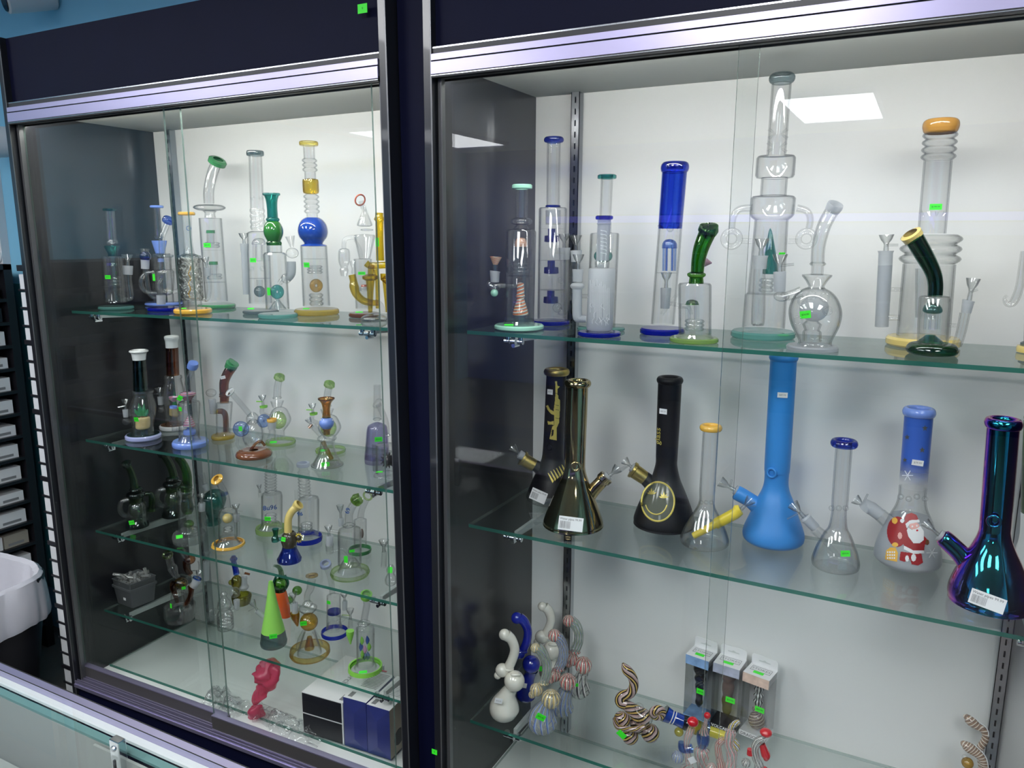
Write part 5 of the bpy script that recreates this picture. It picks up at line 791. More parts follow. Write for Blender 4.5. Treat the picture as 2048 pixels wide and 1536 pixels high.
P.L('base', 'FD', [(1458, 1), (1458, 132), (1466, 140), (1484, 138), (1484, 1)], wall=0, u=975); P.bowl(808, 986, 42, 806, 1082, (880, 1038)); P.T('joint', 'F', [(806, 1076, 34), (806, 1180, 30)], smooth=False); P.B('joint_ball', 'CT', 815, 1205, 42, 28); P.T('side_arm', 'CT', [(820, 1210, 24), (880, 1195, 28), (920, 1180, 30)]); P.S(939, 1300, 60, 42, rot=10, depth=-.050, text='$34.99')
P = Piece('D3', 'R1', (410, 1398), (518, 145), 'large wide clear pipe with amber brown rim, ringed neck and thick yellow base')
P.L('rim', 'CAR', [(190, 88), (180, 100), (150, 109), (122, 104), (108, 84), (118, 70), (150, 72)], smooth=True, wall=0); P.hoops('ringed_neck', 'CT', 182, 345, 4, 84, 104); P.L('neck', 'CT', [(345, 84), (760, 84)]); P.hoops('ringed_body', 'CT', 765, 935, 3, 150, 184); P.L('body', 'CT', [(935, 156), (1345, 158)])
for i in range(4): P.T('ice_pinch', 'CT', [(P.axis(650)-75+i*48, 635, 12), (P.axis(650)-55+i*36, 660, 4)], n=8, d=-.03)
P.L('inner_tube', 'CT', [(960, 60), (1240, 60)], u=430); P.disc('YEO', 222, 1346, 1400); P.bowl(208, 766, 46, 205, 862, (275, 825)); P.T('joint', 'F', [(204, 858, 48), (203, 872, 42), (200, 940, 42)], smooth=False); P.T('side_arm', 'FD', [(200, 940, 42), (180, 1290, 40)]); P.T('link_tube', 'CT', [(215, 1078, 12), (290, 1078, 12)]); P.T('link_tube', 'CT', [(210, 1238, 18), (285, 1240, 16)]); P.S(488, 608, 72, 38, depth=-.04, text='$199.99')
P = Piece('D3', 'R1', (465, 1448), (485, 1115), 'clear pipe with dark green bent neck, yellow rim and dark green donut base')
P.T('neck', 'DG', [(362, 782, 58), (420, 880, 54), (470, 975, 48), (486, 1040, 46), (485, 1112, 45)]); P.T('rim', 'YEO', [(366, 790, 56), (362, 786, 64), (346, 760, 66), (343, 754, 44)], smooth=False); P.L('body', 'CT', [(1112, 46), (1118, 88), (1130, 96), (1378, 92)]); P.L('dome_percolator', 'TE', [(1150, 2), (1158, 34), (1185, 56), (1205, 56), (1215, 36)], smooth=True, u=470)
for i in range(7): P.T('percolator_tube', 'C', [(468+42*math.cos(i*.9), 1205, 8, .012*math.sin(i*.9)), (462+42*math.cos(i*.9), 1305, 8, .012*math.sin(i*.9))], n=8)
P.L('green_cone', 'TE', [(1338, 28), (1355, 50), (1382, 88)], u=458); P.L('base', 'DG', [(1378, 92), (1388, 135), (1412, 156), (1436, 150), (1452, 110), (1452, 1)], smooth=True, wall=0); P.bowl(703, 1015, 44, 678, 1140, (728, 1078)); P.T('joint', 'F', [(676, 1140, 38), (672, 1152, 36), (660, 1212, 30)], smooth=False); P.T('side_arm', 'CT', [(655, 1212, 32), (630, 1330, 30), (606, 1398, 30)]); P.T('link_tube', 'CT', [(560, 1282, 12), (606, 1282, 12)])
P = Piece('D3', 'R1', (1060, 1440), (1065, 900), 'clear pipe with a curled side arm and yellow base, cut by the right picture edge', )
P.L('rim', 'YEO', [(820, 60), (822, 74), (845, 74)], wall=0); P.L('body', 'CT', [(845, 50), (1100, 52), (1180, 70), (1380, 76)]); P.T('side_arm', 'CT', [(985, 860, 16), (972, 1000, 22), (960, 1080, 26), (930, 1150, 26), (895, 1160, 18), (878, 1130, 10), (895, 1112, 8)]); P.disc('YEO', 120, 1400, 1448, name='base'); P.L('foot', 'SM', [(1372, 70), (1385, 96), (1400, 96)], wall=0)
# ================================================================== right cabinet, middle shelf
def beaker(P, mat, rim, prof, rimv, rimhw, part='body'):
    t = rimhw*.24; P.L('rim', rim, [(rimv+t*1.05, rimhw*.76), (rimv+t*.85, rimhw*.92), (rimv, rimhw), (rimv-t*.85, rimhw*.92), (rimv-t*1.1, rimhw*.76), (rimv-t*.7, rimhw*.60), (rimv+t*.3, rimhw*.56), (rimv+t*.9, rimhw*.58)], smooth=True, wall=0); prof = [(rimv+t*.6, prof[0][1])]+list(prof); return P.L(part, mat, prof, smooth=True)
P = Piece('D4', 'R2', (470, 1150), (512, 170), 'black pipe printed with a gold rifle, gold rim, at the left of the middle shelf')
beaker(P, 'BLK', 'GOLD', [(200, 78), (500, 79), (780, 82), (860, 96), (950, 130), (1020, 160), (1080, 182)], 168, 100); P.L('clear_foot', 'CT', [(1080, 182), (1115, 194), (1140, 190), (1156, 160), (1158, 1)], smooth=True)
nd = -.0225
poly(P, 'gold_rifle_print', 'GOLDP', [(500, 240), (514, 240), (518, 275), (536, 280), (520, 298), (518, 345), (526, 352), (524, 372), (538, 385), (536, 470), (530, 560), (518, 585), (512, 600), (512, 694), (456, 684), (478, 590), (494, 575), (492, 500), (488, 470), (500, 380), (503, 300)])
poly(P, 'gold_rifle_print', 'GOLDP', [(494, 500), (470, 492), (444, 462), (430, 430), (444, 422), (462, 456), (494, 474)]); poly(P, 'gold_rifle_print', 'GOLDP', [(490, 545), (462, 552), (442, 545), (444, 572), (488, 575)])
for v_ in (330, 420, 455, 520): poly(P, 'black_print_line', 'BLK', [(502, v_), (530, v_+6), (530, v_+9), (502, v_+3)], lift=.0012, g=2)
poly(P, 'black_print_line', 'BLK', [(476, 610), (490, 614), (486, 655), (470, 665)], lift=.0012, g=2)
for i in range(6): poly(P, 'gold_bullet_print', 'GOLDP', [(444+i*21, 945-i*13), (449+i*21, 945-i*13), (490+i*21-i*2, 1005-i*15), (480+i*21-i*2, 1022-i*15)], lift=.0008)
for v_ in (750,): P.O_('ice_pinch', 'BLKG', 458, v_, 20, 5, d=-.022, tilt=(0, -.5))
P.T('side_joint', 'BLK', [(420, 960, 60), (375, 905, 48), (330, 880, 44)], wall=0); P.T('gold_collar', 'GOLD', [(340, 888, 48), (262, 842, 52), (258, 838, 60), (246, 830, 60), (246, 830, 34)], smooth=False, wall=0); P.T('joint', 'F', [(262, 820, 32), (225, 800, 34), (220, 796, 20)], smooth=False); P.bowl(168, 745, 38, 235, 808, (190, 825)); P.S(461, 322, 48, 40, depth=-.024, text='89.99', mat='TAGW', ink='INKG'); barcode_label(P, 372, 1120, 140, 88, 12, -.050, lean=-.35, yaw=-.5)
P = Piece('D4', 'R2', (638, 1340), (675, 258), 'mirror gold chrome beaker pipe with a barcode label')
beaker(P, 'GOLDM', 'GOLDM', [(295, 80), (500, 80), (840, 78), (925, 84), (1000, 108), (1100, 150), (1200, 190), (1290, 224), (1325, 231), (1344, 212), (1346, 1)], 256, 104); P.O_('ice_pinch', 'GOLDM', 657, 895, 32, 12, d=-.021)
P.T('side_joint', 'GOLDM', [(745, 1140, 58), (800, 1070, 52), (868, 1000, 50)], wall=0); P.T('side_collar', 'GOLDM', [(866, 1002, 52), (868, 998, 60), (896, 974, 60), (898, 972, 38)], smooth=False, wall=0); P.T('joint', 'F', [(880, 992, 34), (915, 962, 34)], smooth=False); P.bowl(985, 905, 42, 905, 978, (1045, 890)); barcode_label(P, 620, 1335, 190, 106, 4, -.062, lean=-.30)
P = Piece('D4', 'R2', (1335, 1338), (1382, 232), 'matte black beaker pipe with a gold smiley face print and gold collar')
beaker(P, 'BLK', 'BLK', [(270, 92), (500, 90), (800, 85), (870, 84), (930, 96), (1000, 118), (1100, 165), (1200, 208), (1285, 236), (1320, 236), (1340, 216), (1343, 1)], 232, 104)
dep = lambda v: -.026-(v-1010)*.000113-.0055
poly(P, 'smiley_window', 'WINS', [(a, b) for a, b in ell(1290, 1165, 128, 148, 32)], g=6); FD_ = lambda a, b: (P.front(a, b, -.05) or (dep(b), 0))[0]; P.T('gold_smiley_ring', 'GOLDP', [(a, b, 8, FD_(a, b)) for a, b in ell(1290, 1165, 126, 150, 40)]+[(1416, 1165, 8, FD_(1416, 1165))], k=1, n=6, wall=0)
P.T('gold_smile', 'GOLDP', [(a, b, 6, FD_(a, b)) for a, b in ell(1278, 1165, 84, 98, 16, 15, 165)], k=1, n=6, wall=0)
for cu, cv in ((1240, 1108), (1335, 1138)):
    for a in (-160, -125, -90, -55, -20): r_ = 44 if a != -90 else 52; poly(P, 'gold_leaf_print', 'GOLDP', [(cu, cv), (cu+r_*.55*math.cos(math.radians(a-14)), cv+r_*.55*math.sin(math.radians(a-14))), (cu+r_*math.cos(math.radians(a)), cv+r_*math.sin(math.radians(a))), (cu+r_*.55*math.cos(math.radians(a+14)), cv+r_*.55*math.sin(math.radians(a+14)))], lift=.0012, g=2)
text_obj(P.root, 'glass', .045, 'GOLDP', Matrix.Translation(P.m(1290, 660, -.022)) @ Matrix.Rotation(-.7, 4, 'Z') @ Matrix.Rotation(math.pi/2, 4, 'X') @ Matrix.Rotation(math.pi/2, 4, 'Z') @ Matrix.Scale(.45, 4), 'printed_script'); 
for u_, s_ in ((1292, -1), (1418, 1)): P.O_('ice_pinch', 'BLKG', u_, 885, 16, 5, d=-.012, tilt=(0, s_*.9))
P.T('side_joint', 'BLK', [(1260, 1060, 66), (1225, 1015, 58), (1180, 975, 52)], wall=0); P.T('gold_collar', 'GOLD', [(1190, 985, 54), (1110, 930, 58), (1106, 926, 66), (1090, 916, 66), (1090, 916, 36)], smooth=False, wall=0); P.T('joint', 'F', [(1108, 915, 34), (1085, 898, 34)], smooth=False); P.bowl(1030, 845, 36, 1098, 908, (1000, 935)); P.S(1330, 472, 64, 42, depth=-.028, text='$89.99', mat='TAGW', ink='INKG')
P = Piece('D5', 'R2', (218, 1242), (262, 498), 'clear beaker pipe with amber yellow rim and a solid yellow downstem')
beaker(P, 'CT', 'ORA', [(525, 52), (700, 52), (900, 51), (960, 48), (1010, 62), (1070, 98), (1130, 130), (1190, 155), (1215, 160), (1238, 146), (1244, 80), (1244, 1)], 498, 74); P.T('downstem', 'YLW', [(150, 1190, 22), (290, 1115, 26)], smooth=False, cap=True); P.T('yellow_joint', 'YLW', [(290, 1115, 36), (420, 1045, 38), (440, 1022, 40), (450, 1018, 30)], smooth=False, cap=True); P.T('glass_collar', 'CT', [(300, 1080, 30), (330, 1120, 30)]); P.bowl(520, 955, 38, 455, 1020, (550, 1000))
for i in range(3): P.B('ice_pinch', 'CT', 200+i*32, 975, 14, d=-.008)
P = Piece('D5', 'R2', (658, 1222), (728, 45), 'tall matte light blue beaker pipe, the tallest on the middle shelf')
beaker(P, 'LBL', 'LBL', [(60, 87), (400, 86), (740, 84), (785, 80), (850, 80), (900, 92), (960, 120), (1060, 162), (1140, 196), (1185, 204), (1212, 192), (1225, 150), (1226, 1)], 48, 96); P.O_('ice_pinch', 'LBL', 650, 787, 30, 8, d=-.025, tilt=(0, -.4)); P.T('side_joint', 'LBL', [(560, 1000, 56), (510, 960, 50), (432, 915, 50), (420, 908, 40)], wall=0); P.T('joint', 'F', [(440, 910, 34), (415, 892, 34)], smooth=False); P.bowl(320, 840, 38, 420, 900, (395, 830)); P.S(720, 289, 66, 36, depth=-.030, text='$89.99', mat='TAGW', ink='INKG')
P = Piece('D5', 'R2', (1056, 1388), (1115, 598), 'clear beaker pipe with cobalt blue rim and frosted side joint')
beaker(P, 'CT', 'BG', [(625, 56), (800, 56), (980, 55), (1030, 50), (1130, 62), (1180, 92), (1260, 132), (1330, 156), (1365, 160), (1385, 146), (1390, 80), (1390, 1)], 598, 92)
for i in range(3): P.B('ice_pinch', 'CT', 1035+i*45, 1012, 20, d=-.008*(1-abs(i-1)))
P.T('joint', 'F', [(862, 1068, 34), (870, 1078, 42), (885, 1092, 36), (932, 1140, 34)], smooth=False); P.T('side_joint', 'CT', [(920, 1140, 36), (985, 1195, 40)]); P.T('downstem', 'C', [(930, 1160, 18), (1090, 1330, 16)]); P.bowl(785, 985, 42, 862, 1072, (752, 1082)); P.S(1122, 1303, 66, 42, depth=-.042, text='$39.99')
P = Piece('D6', 'R2', (410, 1060), (486, 135), 'blue to clear fading beaker pipe painted with a santa carrying a sack')
beaker(P, 'FADE', 'PERI', [(172, 92), (300, 91), (480, 90), (600, 89)], 136, 108, 'neck'); P.L('body', 'CT', [(598, 89), (660, 90), (720, 104), (780, 136)], smooth=True); P.L('white_foot', 'F', [(780, 136), (860, 172), (940, 204), (1010, 220), (1045, 208), (1064, 150), (1066, 1)], smooth=True)
for u_, v_, r_ in ((522, 235, 20), (412, 290, 18), (505, 368, 20), (398, 430, 16)): poly(P, 'star_print', 'STAR', star(u_, v_, r_), g=2)
for u_, v_ in ((415, 525), (565, 1000)):
    for a in range(0, 180, 60): ca, sa = math.cos(math.radians(a)), math.sin(math.radians(a)); D_ = -.034 if v_ < 600 else -.056; P.T('snowflake_print', 'TAGW' if v_ < 600 else 'ARM', [(u_-34*ca, v_-34*sa, 3), (u_+34*ca, v_+34*sa, 3)], d=D_, n=5, smooth=False)
for i in range(4): P.B('ice_pinch', 'CT', 372+i*50, 655+(i % 2)*14, 20, d=-.02)
sd = lambda v: -.038-(v-780)*.00013
SP = lambda nm, mt, pts, k: poly(P, nm, mt, pts, lift=.0007+.00035*k, g=2.6)
SP('red_sack_print', 'SANR', ell(352, 870, 64, 94, 20), 0); SP('sack_patch_print', 'ORA', ell(336, 802, 18, 20, 10), 1); SP('sack_patch_print', 'ORA', ell(338, 950, 20, 14, 10), 1)
SP('coat_print', 'SANR', [(390, 880), (440, 860), (520, 900), (546, 930), (540, 952), (520, 948), (516, 1000), (470, 1010), (400, 980), (384, 930)], 1); SP('fur_print', 'TAGW', [(392, 955), (450, 985), (518, 985), (516, 1004), (450, 1006), (392, 978)], 2); SP('leg_print', 'SANR', [(372, 992), (430, 1000), (500, 1005), (510, 1060), (480, 1078), (440, 1070), (430, 1040), (395, 1055), (366, 1045)], 1); SP('boot_cuff_print', 'TAGW', ell(412, 1035, 12, 20, 8), 2); SP('boot_cuff_print', 'TAGW', ell(452, 1030, 16, 24, 8), 2)
SP('hat_print', 'SANR', [(396, 790), (410, 762), (440, 754), (470, 768), (484, 800), (440, 815), (404, 830)], 2); SP('hat_fur_print', 'TAGW', [(402, 822), (430, 800), (486, 796), (490, 812), (430, 822), (410, 850)], 3); SP('face_print', 'SKIN', ell(456, 835, 32, 24, 12), 3); SP('beard_print', 'TAGW', [(420, 845), (440, 858), (470, 852), (494, 835), (516, 870), (516, 920), (488, 942), (450, 940), (420, 900), (410, 860)], 4); SP('pompom_print', 'TAGW', ell(382, 803, 13, 13, 10), 4); SP('hand_print', 'SKIN', ell(368, 895, 14, 22, 8), 3); SP('mitten_print', 'BRN', ell(536, 935, 12, 18, 8), 3)
for u_, v_ in ((444, 838), (472, 834)): SP('eye_print', 'TAGW', ell(u_, v_, 6, 6, 8), 4)
SP('nose_print', 'RED', ell(474, 862, 7, 6, 8), 5); SP('orange_bag_print', 'ORA', [(276, 1040), (284, 985), (306, 968), (340, 966), (356, 1000), (350, 1055)], 1)
for i in range(3):
    for j in range(4): SP('bag_dot_print', 'TAGW', [(288+j*14, 990+i*18), (297+j*14, 991+i*18), (297+j*14, 1001+i*18), (288+j*14, 1000+i*18)], 2)
P.T('joint', 'F', [(150, 735, 44), (175, 712, 52), (190, 725, 46), (250, 770, 44)], smooth=False); P.T('side_joint', 'CT', [(245, 765, 46), (320, 830, 50)]); P.bowl(90, 668, 38, 165, 725, (170, 640)); P.S(477, 448, 74, 40, rot=-4, depth=-.036, text='$79.99', mat='TAGW', ink='INKG')
P = Piece('D6', 'R2', (915, 1305), (1004, 205), 'shiny iridescent rainbow metal beaker pipe at the right of the middle shelf')
beaker(P, 'IRI', 'IRI', [(245, 106), (500, 105), (800, 103), (880, 106), (960, 140), (1060, 200), (1160, 252), (1240, 282), (1285, 280), (1308, 250), (1312, 1)], 206, 126); P.O_('ice_pinch', 'IRI', 946, 808, 42, 10, d=-.031); P.T('side_joint', 'IRI', [(800, 1080, 84), (740, 1005, 68), (650, 920, 64), (632, 905, 56), (634, 906, 40)], wall=0); P.T('joint', 'F', [(650, 915, 44), (608, 888, 44)], smooth=False); P.bowl(520, 810, 38, 612, 895, (572, 850)); barcode_label(P, 905, 1297, 232, 112, 9, -.082, lean=-.28)
P = Piece('D6', 'R2', (1215, 1172), (1235, 180), 'green and white pipe cut off by the right picture edge behind the iridescent one')
P.L('rim', 'GR', [(215, 96), (195, 108), (175, 112), (155, 100)], smooth=True, wall=0); P.L('neck', 'GR', [(200, 112), (400, 118), (760, 122)]); P.L('body', 'WHT', [(760, 122), (900, 124), (1000, 150), (1110, 185), (1165, 180), (1175, 1)], smooth=True, wall=0)
for i in range(3): poly(P, 'star_print', 'STAR', star(1160+i*20, 590+i*60, 24))
# ================================================================== right cabinet, lowest shelf: bubblers
def bubbler(crop, base, label, group, body, head, conn, neck, tip, mats, sticker=None):
    P = Piece(crop, 'R3', base, None, label, 'bubbler_pipe', 'glass bubbler', group); mb_, mh, mn, mt = mats
    P.T('body', mb_, body, wall=0); h = P.B('bowl', mh, *head, d=-.012, wall=0); P.O_('bowl/bowl_mouth', mh, head[0]+head[2]*.12, head[1]-head[2]*.62, head[2]*.36, head[2]*.16, tilt=(1.15, 0), d=-.018); P.B('connector', mh, *conn, wall=0)
    P.B('side_knob', mh, conn[0]-conn[2]*.65, conn[1]+conn[2]*.75, conn[2]*.55, wall=0); P.T('neck', mn, neck, wall=0); P.O_('neck_ring', mh, neck[0][0], neck[0][1]+6, neck[0][2]*.95, 12, tilt=(1.3, 0)); P.B('mouthpiece', mt, *tip, wall=0)
    if sticker: P.S(*sticker)
    return P
bubbler('D7', (255, 1095), 'milky white glass bubbler pipe standing foremost at the left of the lowest shelf', 'swan neck glass bubblers', [(256, 1118, 40), (254, 1085, 100), (252, 1030, 130), (262, 970, 118), (282, 900, 76), (310, 850, 58), (335, 800, 60)], (340, 785, 90), (235, 692, 60), [(285, 675, 44), (325, 590, 42), (342, 510, 42), (315, 430, 44), (272, 390, 50)], (255, 385, 50), ('CREAM',)*4, (203, 958, 66, 48, -12, -.036, '$30.99', 'TAGW', 'price_sticker', 'INKG'))
bubbler('D7', (440, 925), 'cobalt blue glass bubbler pipe behind the foremost white one', 'swan neck glass bubblers', [(442, 955, 40), (440, 920, 82), (442, 870, 80), (455, 790, 56), (475, 730, 50), (485, 690, 60)], (485, 640, 78), (385, 545, 50), [(412, 525, 34), (448, 440, 38), (455, 350, 38), (425, 275, 42), (380, 240, 46)], (362, 242, 52), ('COB',)*4, (430, 826, 34, 44, -10, -.02, '', 'TAGW'))
bubbler('D7', (650, 740), 'milky white glass bubbler pipe at the very back of the lowest shelf', 'swan neck glass bubblers', [(650, 770, 40), (648, 730, 90), (650, 680, 84), (655, 600, 60), (660, 560, 60)], (662, 520, 78), (575, 405, 58), [(600, 400, 40), (640, 320, 36), (655, 250, 38), (635, 180, 42), (600, 145, 42)], (582, 142, 40), ('CREAM',)*4, (567, 680, 24, 46, 0, -.045, ''))
bubbler('D7', (585, 1190), 'clear bubbler pipe with blue striped bulb and yellow striped bowl, nearest the shelf front', 'swan neck glass bubblers', [(586, 1228, 40), (584, 1195, 100), (582, 1140, 128), (590, 1070, 108), (615, 1000, 70), (645, 950, 58)], (655, 940, 84), (530, 860, 58), [(590, 800, 38), (620, 720, 42), (615, 620, 42), (575, 530, 46), (535, 495, 48)], (522, 500, 44), ('S1', 'S4', 'S2', 'S4'), (567, 1097, 82, 56, -28, -.044, '$34.99'))
bubbler('D7', (755, 1045), 'striped bubbler pipe with red tipped blue neck, the middle one of three striped ones', 'swan neck glass bubblers', [(755, 1078, 40), (752, 1040, 96), (750, 990, 98), (770, 920, 66), (795, 860, 54)], (800, 792, 74), (690, 740, 52), [(718, 680, 42), (758, 600, 44), (765, 510, 44), (735, 430, 46), (700, 400, 50)], (684, 392, 56), ('S1', 'S3', 'S1', 'S3'))
bubbler('D7', (905, 890), 'striped bubbler pipe with a green tinted neck and red tip, rearmost of the striped ones', 'swan neck glass bubblers', [(905, 925, 40), (902, 885, 84), (905, 840, 86), (915, 770, 60), (930, 710, 52)], (935, 650, 76), (845, 600, 54), [(858, 530, 44), (892, 450, 42), (895, 370, 42), (870, 305, 46), (830, 270, 50)], (808, 266, 52), ('S7', 'S3', 'S2', 'S3'), (880, 820, 24, 30, 0, -.045, ''))
P = Piece('D7', 'R3', (1430, 1300), None, 'brown and gold swirled glass octopus shaped pipe beside the three boxed ones', 'swirl_pipe', 'glass pipe')
P.T('neck', 'S5', [(1300, 985, 52), (1255, 960, 50), (1270, 915, 46), (1340, 890, 44), (1372, 820, 42), (1355, 745, 42), (1310, 690, 44), (1285, 650, 24), (1278, 632, 10)], wall=0); P.T('middle_tube', 'S5', [(1290, 985, 46), (1360, 1030, 56), (1430, 1090, 80), (1500, 1120, 70)], wall=0)
for u_, v_, r_, dd in ((1340, 1265, 72, 0), (1512, 1235, 82, 0), (1270, 1120, 74, .0), (1420, 1160, 84, .01)): P.B('lobe', 'S5', u_, v_, r_, d=dd)
P.T('lobe_rim', 'S5', [(1210, 1110, 24), (1230, 1180, 24), (1310, 1200, 22), (1400, 1200, 22), (1470, 1180, 22)], wall=0, d=-.03); P.B('clear_bead', 'CT', 1415, 1015, 42, 40, d=-.012); P.B('clear_bead', 'CT', 1470, 1105, 66, d=-.02); P.O_('spiral_bowl', 'S5', 1575, 1060, 42, 36, tilt=(.2, .2), d=-.01); P.S(1265, 1248, 84, 52, -42, -.042, '')
P = Piece('D7', 'R3', (1760, 1260), None, 'hammer pipe lying on its side, dark blue tube with white bands and a yellow end', 'hammer_pipe', 'glass pipe')
P.T('blue_tube', 'BLKG', [(1628, 1060, 74), (1660, 1080, 66), (1720, 1105, 56), (1770, 1125, 56), (1815, 1145, 64), (1835, 1155, 66)], wall=0, cap=True); P.T('blue_glaze', 'BLU', [(1640, 1068, 72.5), (1700, 1098, 60), (1740, 1112, 58), (1800, 1140, 61)], wall=0)
for du in (0, 22): P.T('white_band', 'TAGW', [(1690+du, 1092+du*.45, 63), (1698+du, 1096+du*.45, 62)], smooth=False, wall=0)
P.T('yellow_tube', 'YE', [(1835, 1155, 60), (1900, 1180, 66), (1960, 1200, 60), (2000, 1215, 54)], wall=.001); P.T('grey_ring', 'BL', [(2000, 1190, 62), (2020, 1196, 62)], smooth=False); P.T('yellow_block', 'YLWG', [(2020, 1215, 46), (2150, 1262, 46)], smooth=False, cap=True); P.B('yellow_ball', 'YE', 2245, 1330, 36); P.B('support_foot', 'YE', 1760, 1225, 40)
P = Piece('E4', 'R3', (215, 1700), None, 'small clear swirled bubbler with red cap and blue ball bowl at the bottom picture edge', 'bubbler_pipe', 'glass bubbler', 'small striped bubblers')
P.T('body', 'S6', [(210, 1700, 60), (215, 1620, 110), (240, 1540, 90)], wall=0); P.T('neck', 'S6', [(250, 1480, 54), (232, 1360, 44), (215, 1250, 42), (225, 1150, 48), (265, 1060, 52), (285, 1000, 48)], wall=0); P.B('mouthpiece', 'RED', 298, 935, 76, 66); P.B('bowl', 'S1', 102, 1392, 84); P.T('blue_arm', 'BL', [(150, 1200, 44), (160, 1290, 48), (290, 1280, 60)]); P.S(288, 1435, 92, 92, 35, -.02, '', 'TAGW')
P = Piece('E4', 'R3', (430, 1590), None, 'small bubbler with red ball tip, pale blue stem and pink swirled cup', 'bubbler_pipe', 'glass bubbler', 'small striped bubblers')
P.T('neck', 'S6', [(480, 880, 32), (462, 950, 28), (450, 1020, 40), (440, 1080, 70)], wall=0); P.B('mouthpiece', 'RED', 486, 852, 46); P.T('stem', 'BL', [(430, 1080, 84), (430, 1180, 86), (420, 1260, 60)]); P.T('body', 'S6', [(420, 1270, 60), (420, 1310, 100), (415, 1400, 96), (420, 1500, 70), (430, 1590, 80)], wall=0)
P = Piece('E4', 'R3', (760, 1760), None, 'pink laced glass bubbler with yellow and navy striped tip and bulb', 'bubbler_pipe', 'glass bubbler', 'small striped bubblers')
P.T('mouthpiece', 'S8', [(905, 935, 26), (860, 950, 40), (810, 990, 40), (790, 1020, 40)], wall=0); P.T('neck', 'S6', [(800, 1020, 46), (790, 1090, 72), (770, 1200, 70), (800, 1330, 76), (800, 1450, 70), (780, 1560, 90), (765, 1700, 110)], wall=0); P.T('side_bulb', 'S8', [(830, 1150, 24), (860, 1230, 50), (870, 1300, 36)], wall=0); P.T('side_arm', 'S3', [(700, 1160, 44), (630, 1230, 46), (630, 1340, 50), (660, 1480, 56), (680, 1620, 60)], wall=0); P.B('bowl', 'S6', 540, 1540, 78)
P = Piece('E4', 'R3', (1130, 1800), None, 'clear bubbler with black lines, red glass tip and red bulb, rightmost of the small ones', 'bubbler_pipe', 'glass bubbler', 'small striped bubblers')
P.B('mouthpiece', 'RED', 1250, 1075, 84, 56); P.T('neck', 'S7', [(1225, 1150, 50), (1150, 1190, 58), (1105, 1280, 52), (1120, 1400, 56), (1160, 1500, 66), (1160, 1640, 90), (1140, 1760, 110)], wall=0); P.T('red_bulb', 'RED', [(1200, 1220, 40), (1230, 1320, 56), (1250, 1380, 60), (1245, 1430, 30)], wall=0); P.T('red_arm', 'RED', [(1040, 1290, 36), (1040, 1360, 44)], wall=0, cap=True); P.B('bowl', 'S7', 990, 1470, 64); P.B('red_foot', 'RED', 1230, 1560, 50)
for k_, (pts, bs, lab) in enumerate((([(548, 400, 50), (600, 400, 100), (720, 500, 130), (840, 590, 105), (960, 660, 90), (1030, 790, 92), (1000, 930, 92), (920, 1060, 92), (900, 1250, 92), (950, 1500, 100), (960, 1900, 120)], (960, 2100), 'snake shaped brown glass pipe, the rear one at the right edge of the lowest shelf'), ([(478, 1000, 50), (530, 1000, 100), (660, 1080, 140), (800, 1180, 120), (920, 1290, 105), (990, 1440, 105), (1020, 1700, 110), (940, 1950, 150)], (900, 2350), 'snake shaped brown glass pipe, the front one with a gold clear bowl'))):
    P = Piece('F8', 'R3', bs, None, lab, 'snake_pipe', 'glass pipe', 'snake shaped glass pipes'); P.T('snake_body', 'SNK', pts, wall=0); P.T('white_back_line', 'TAGW', [(p[0]+p[2]*.72, p[1]-p[2]*.60, 14, -.004) for p in pts[2:]], wall=0, n=8); P.T('body', 'AM', [(pts[-1][0], pts[-1][1], 120), (bs[0], bs[1]-120, 190), (bs[0], bs[1]-20, 160), (bs[0], bs[1], 60)], wall=0)
    for s_ in (0, 1): P.B('eye', 'BLK', pts[1][0]+60+s_*36, pts[1][1]+70+s_*10, 10, d=-.009)
    if k_: P.B('bowl', 'AM', 620, 1420, 150, d=-.01); P.B('clear_bead', 'CT', 560, 1290, 70, d=-.012)
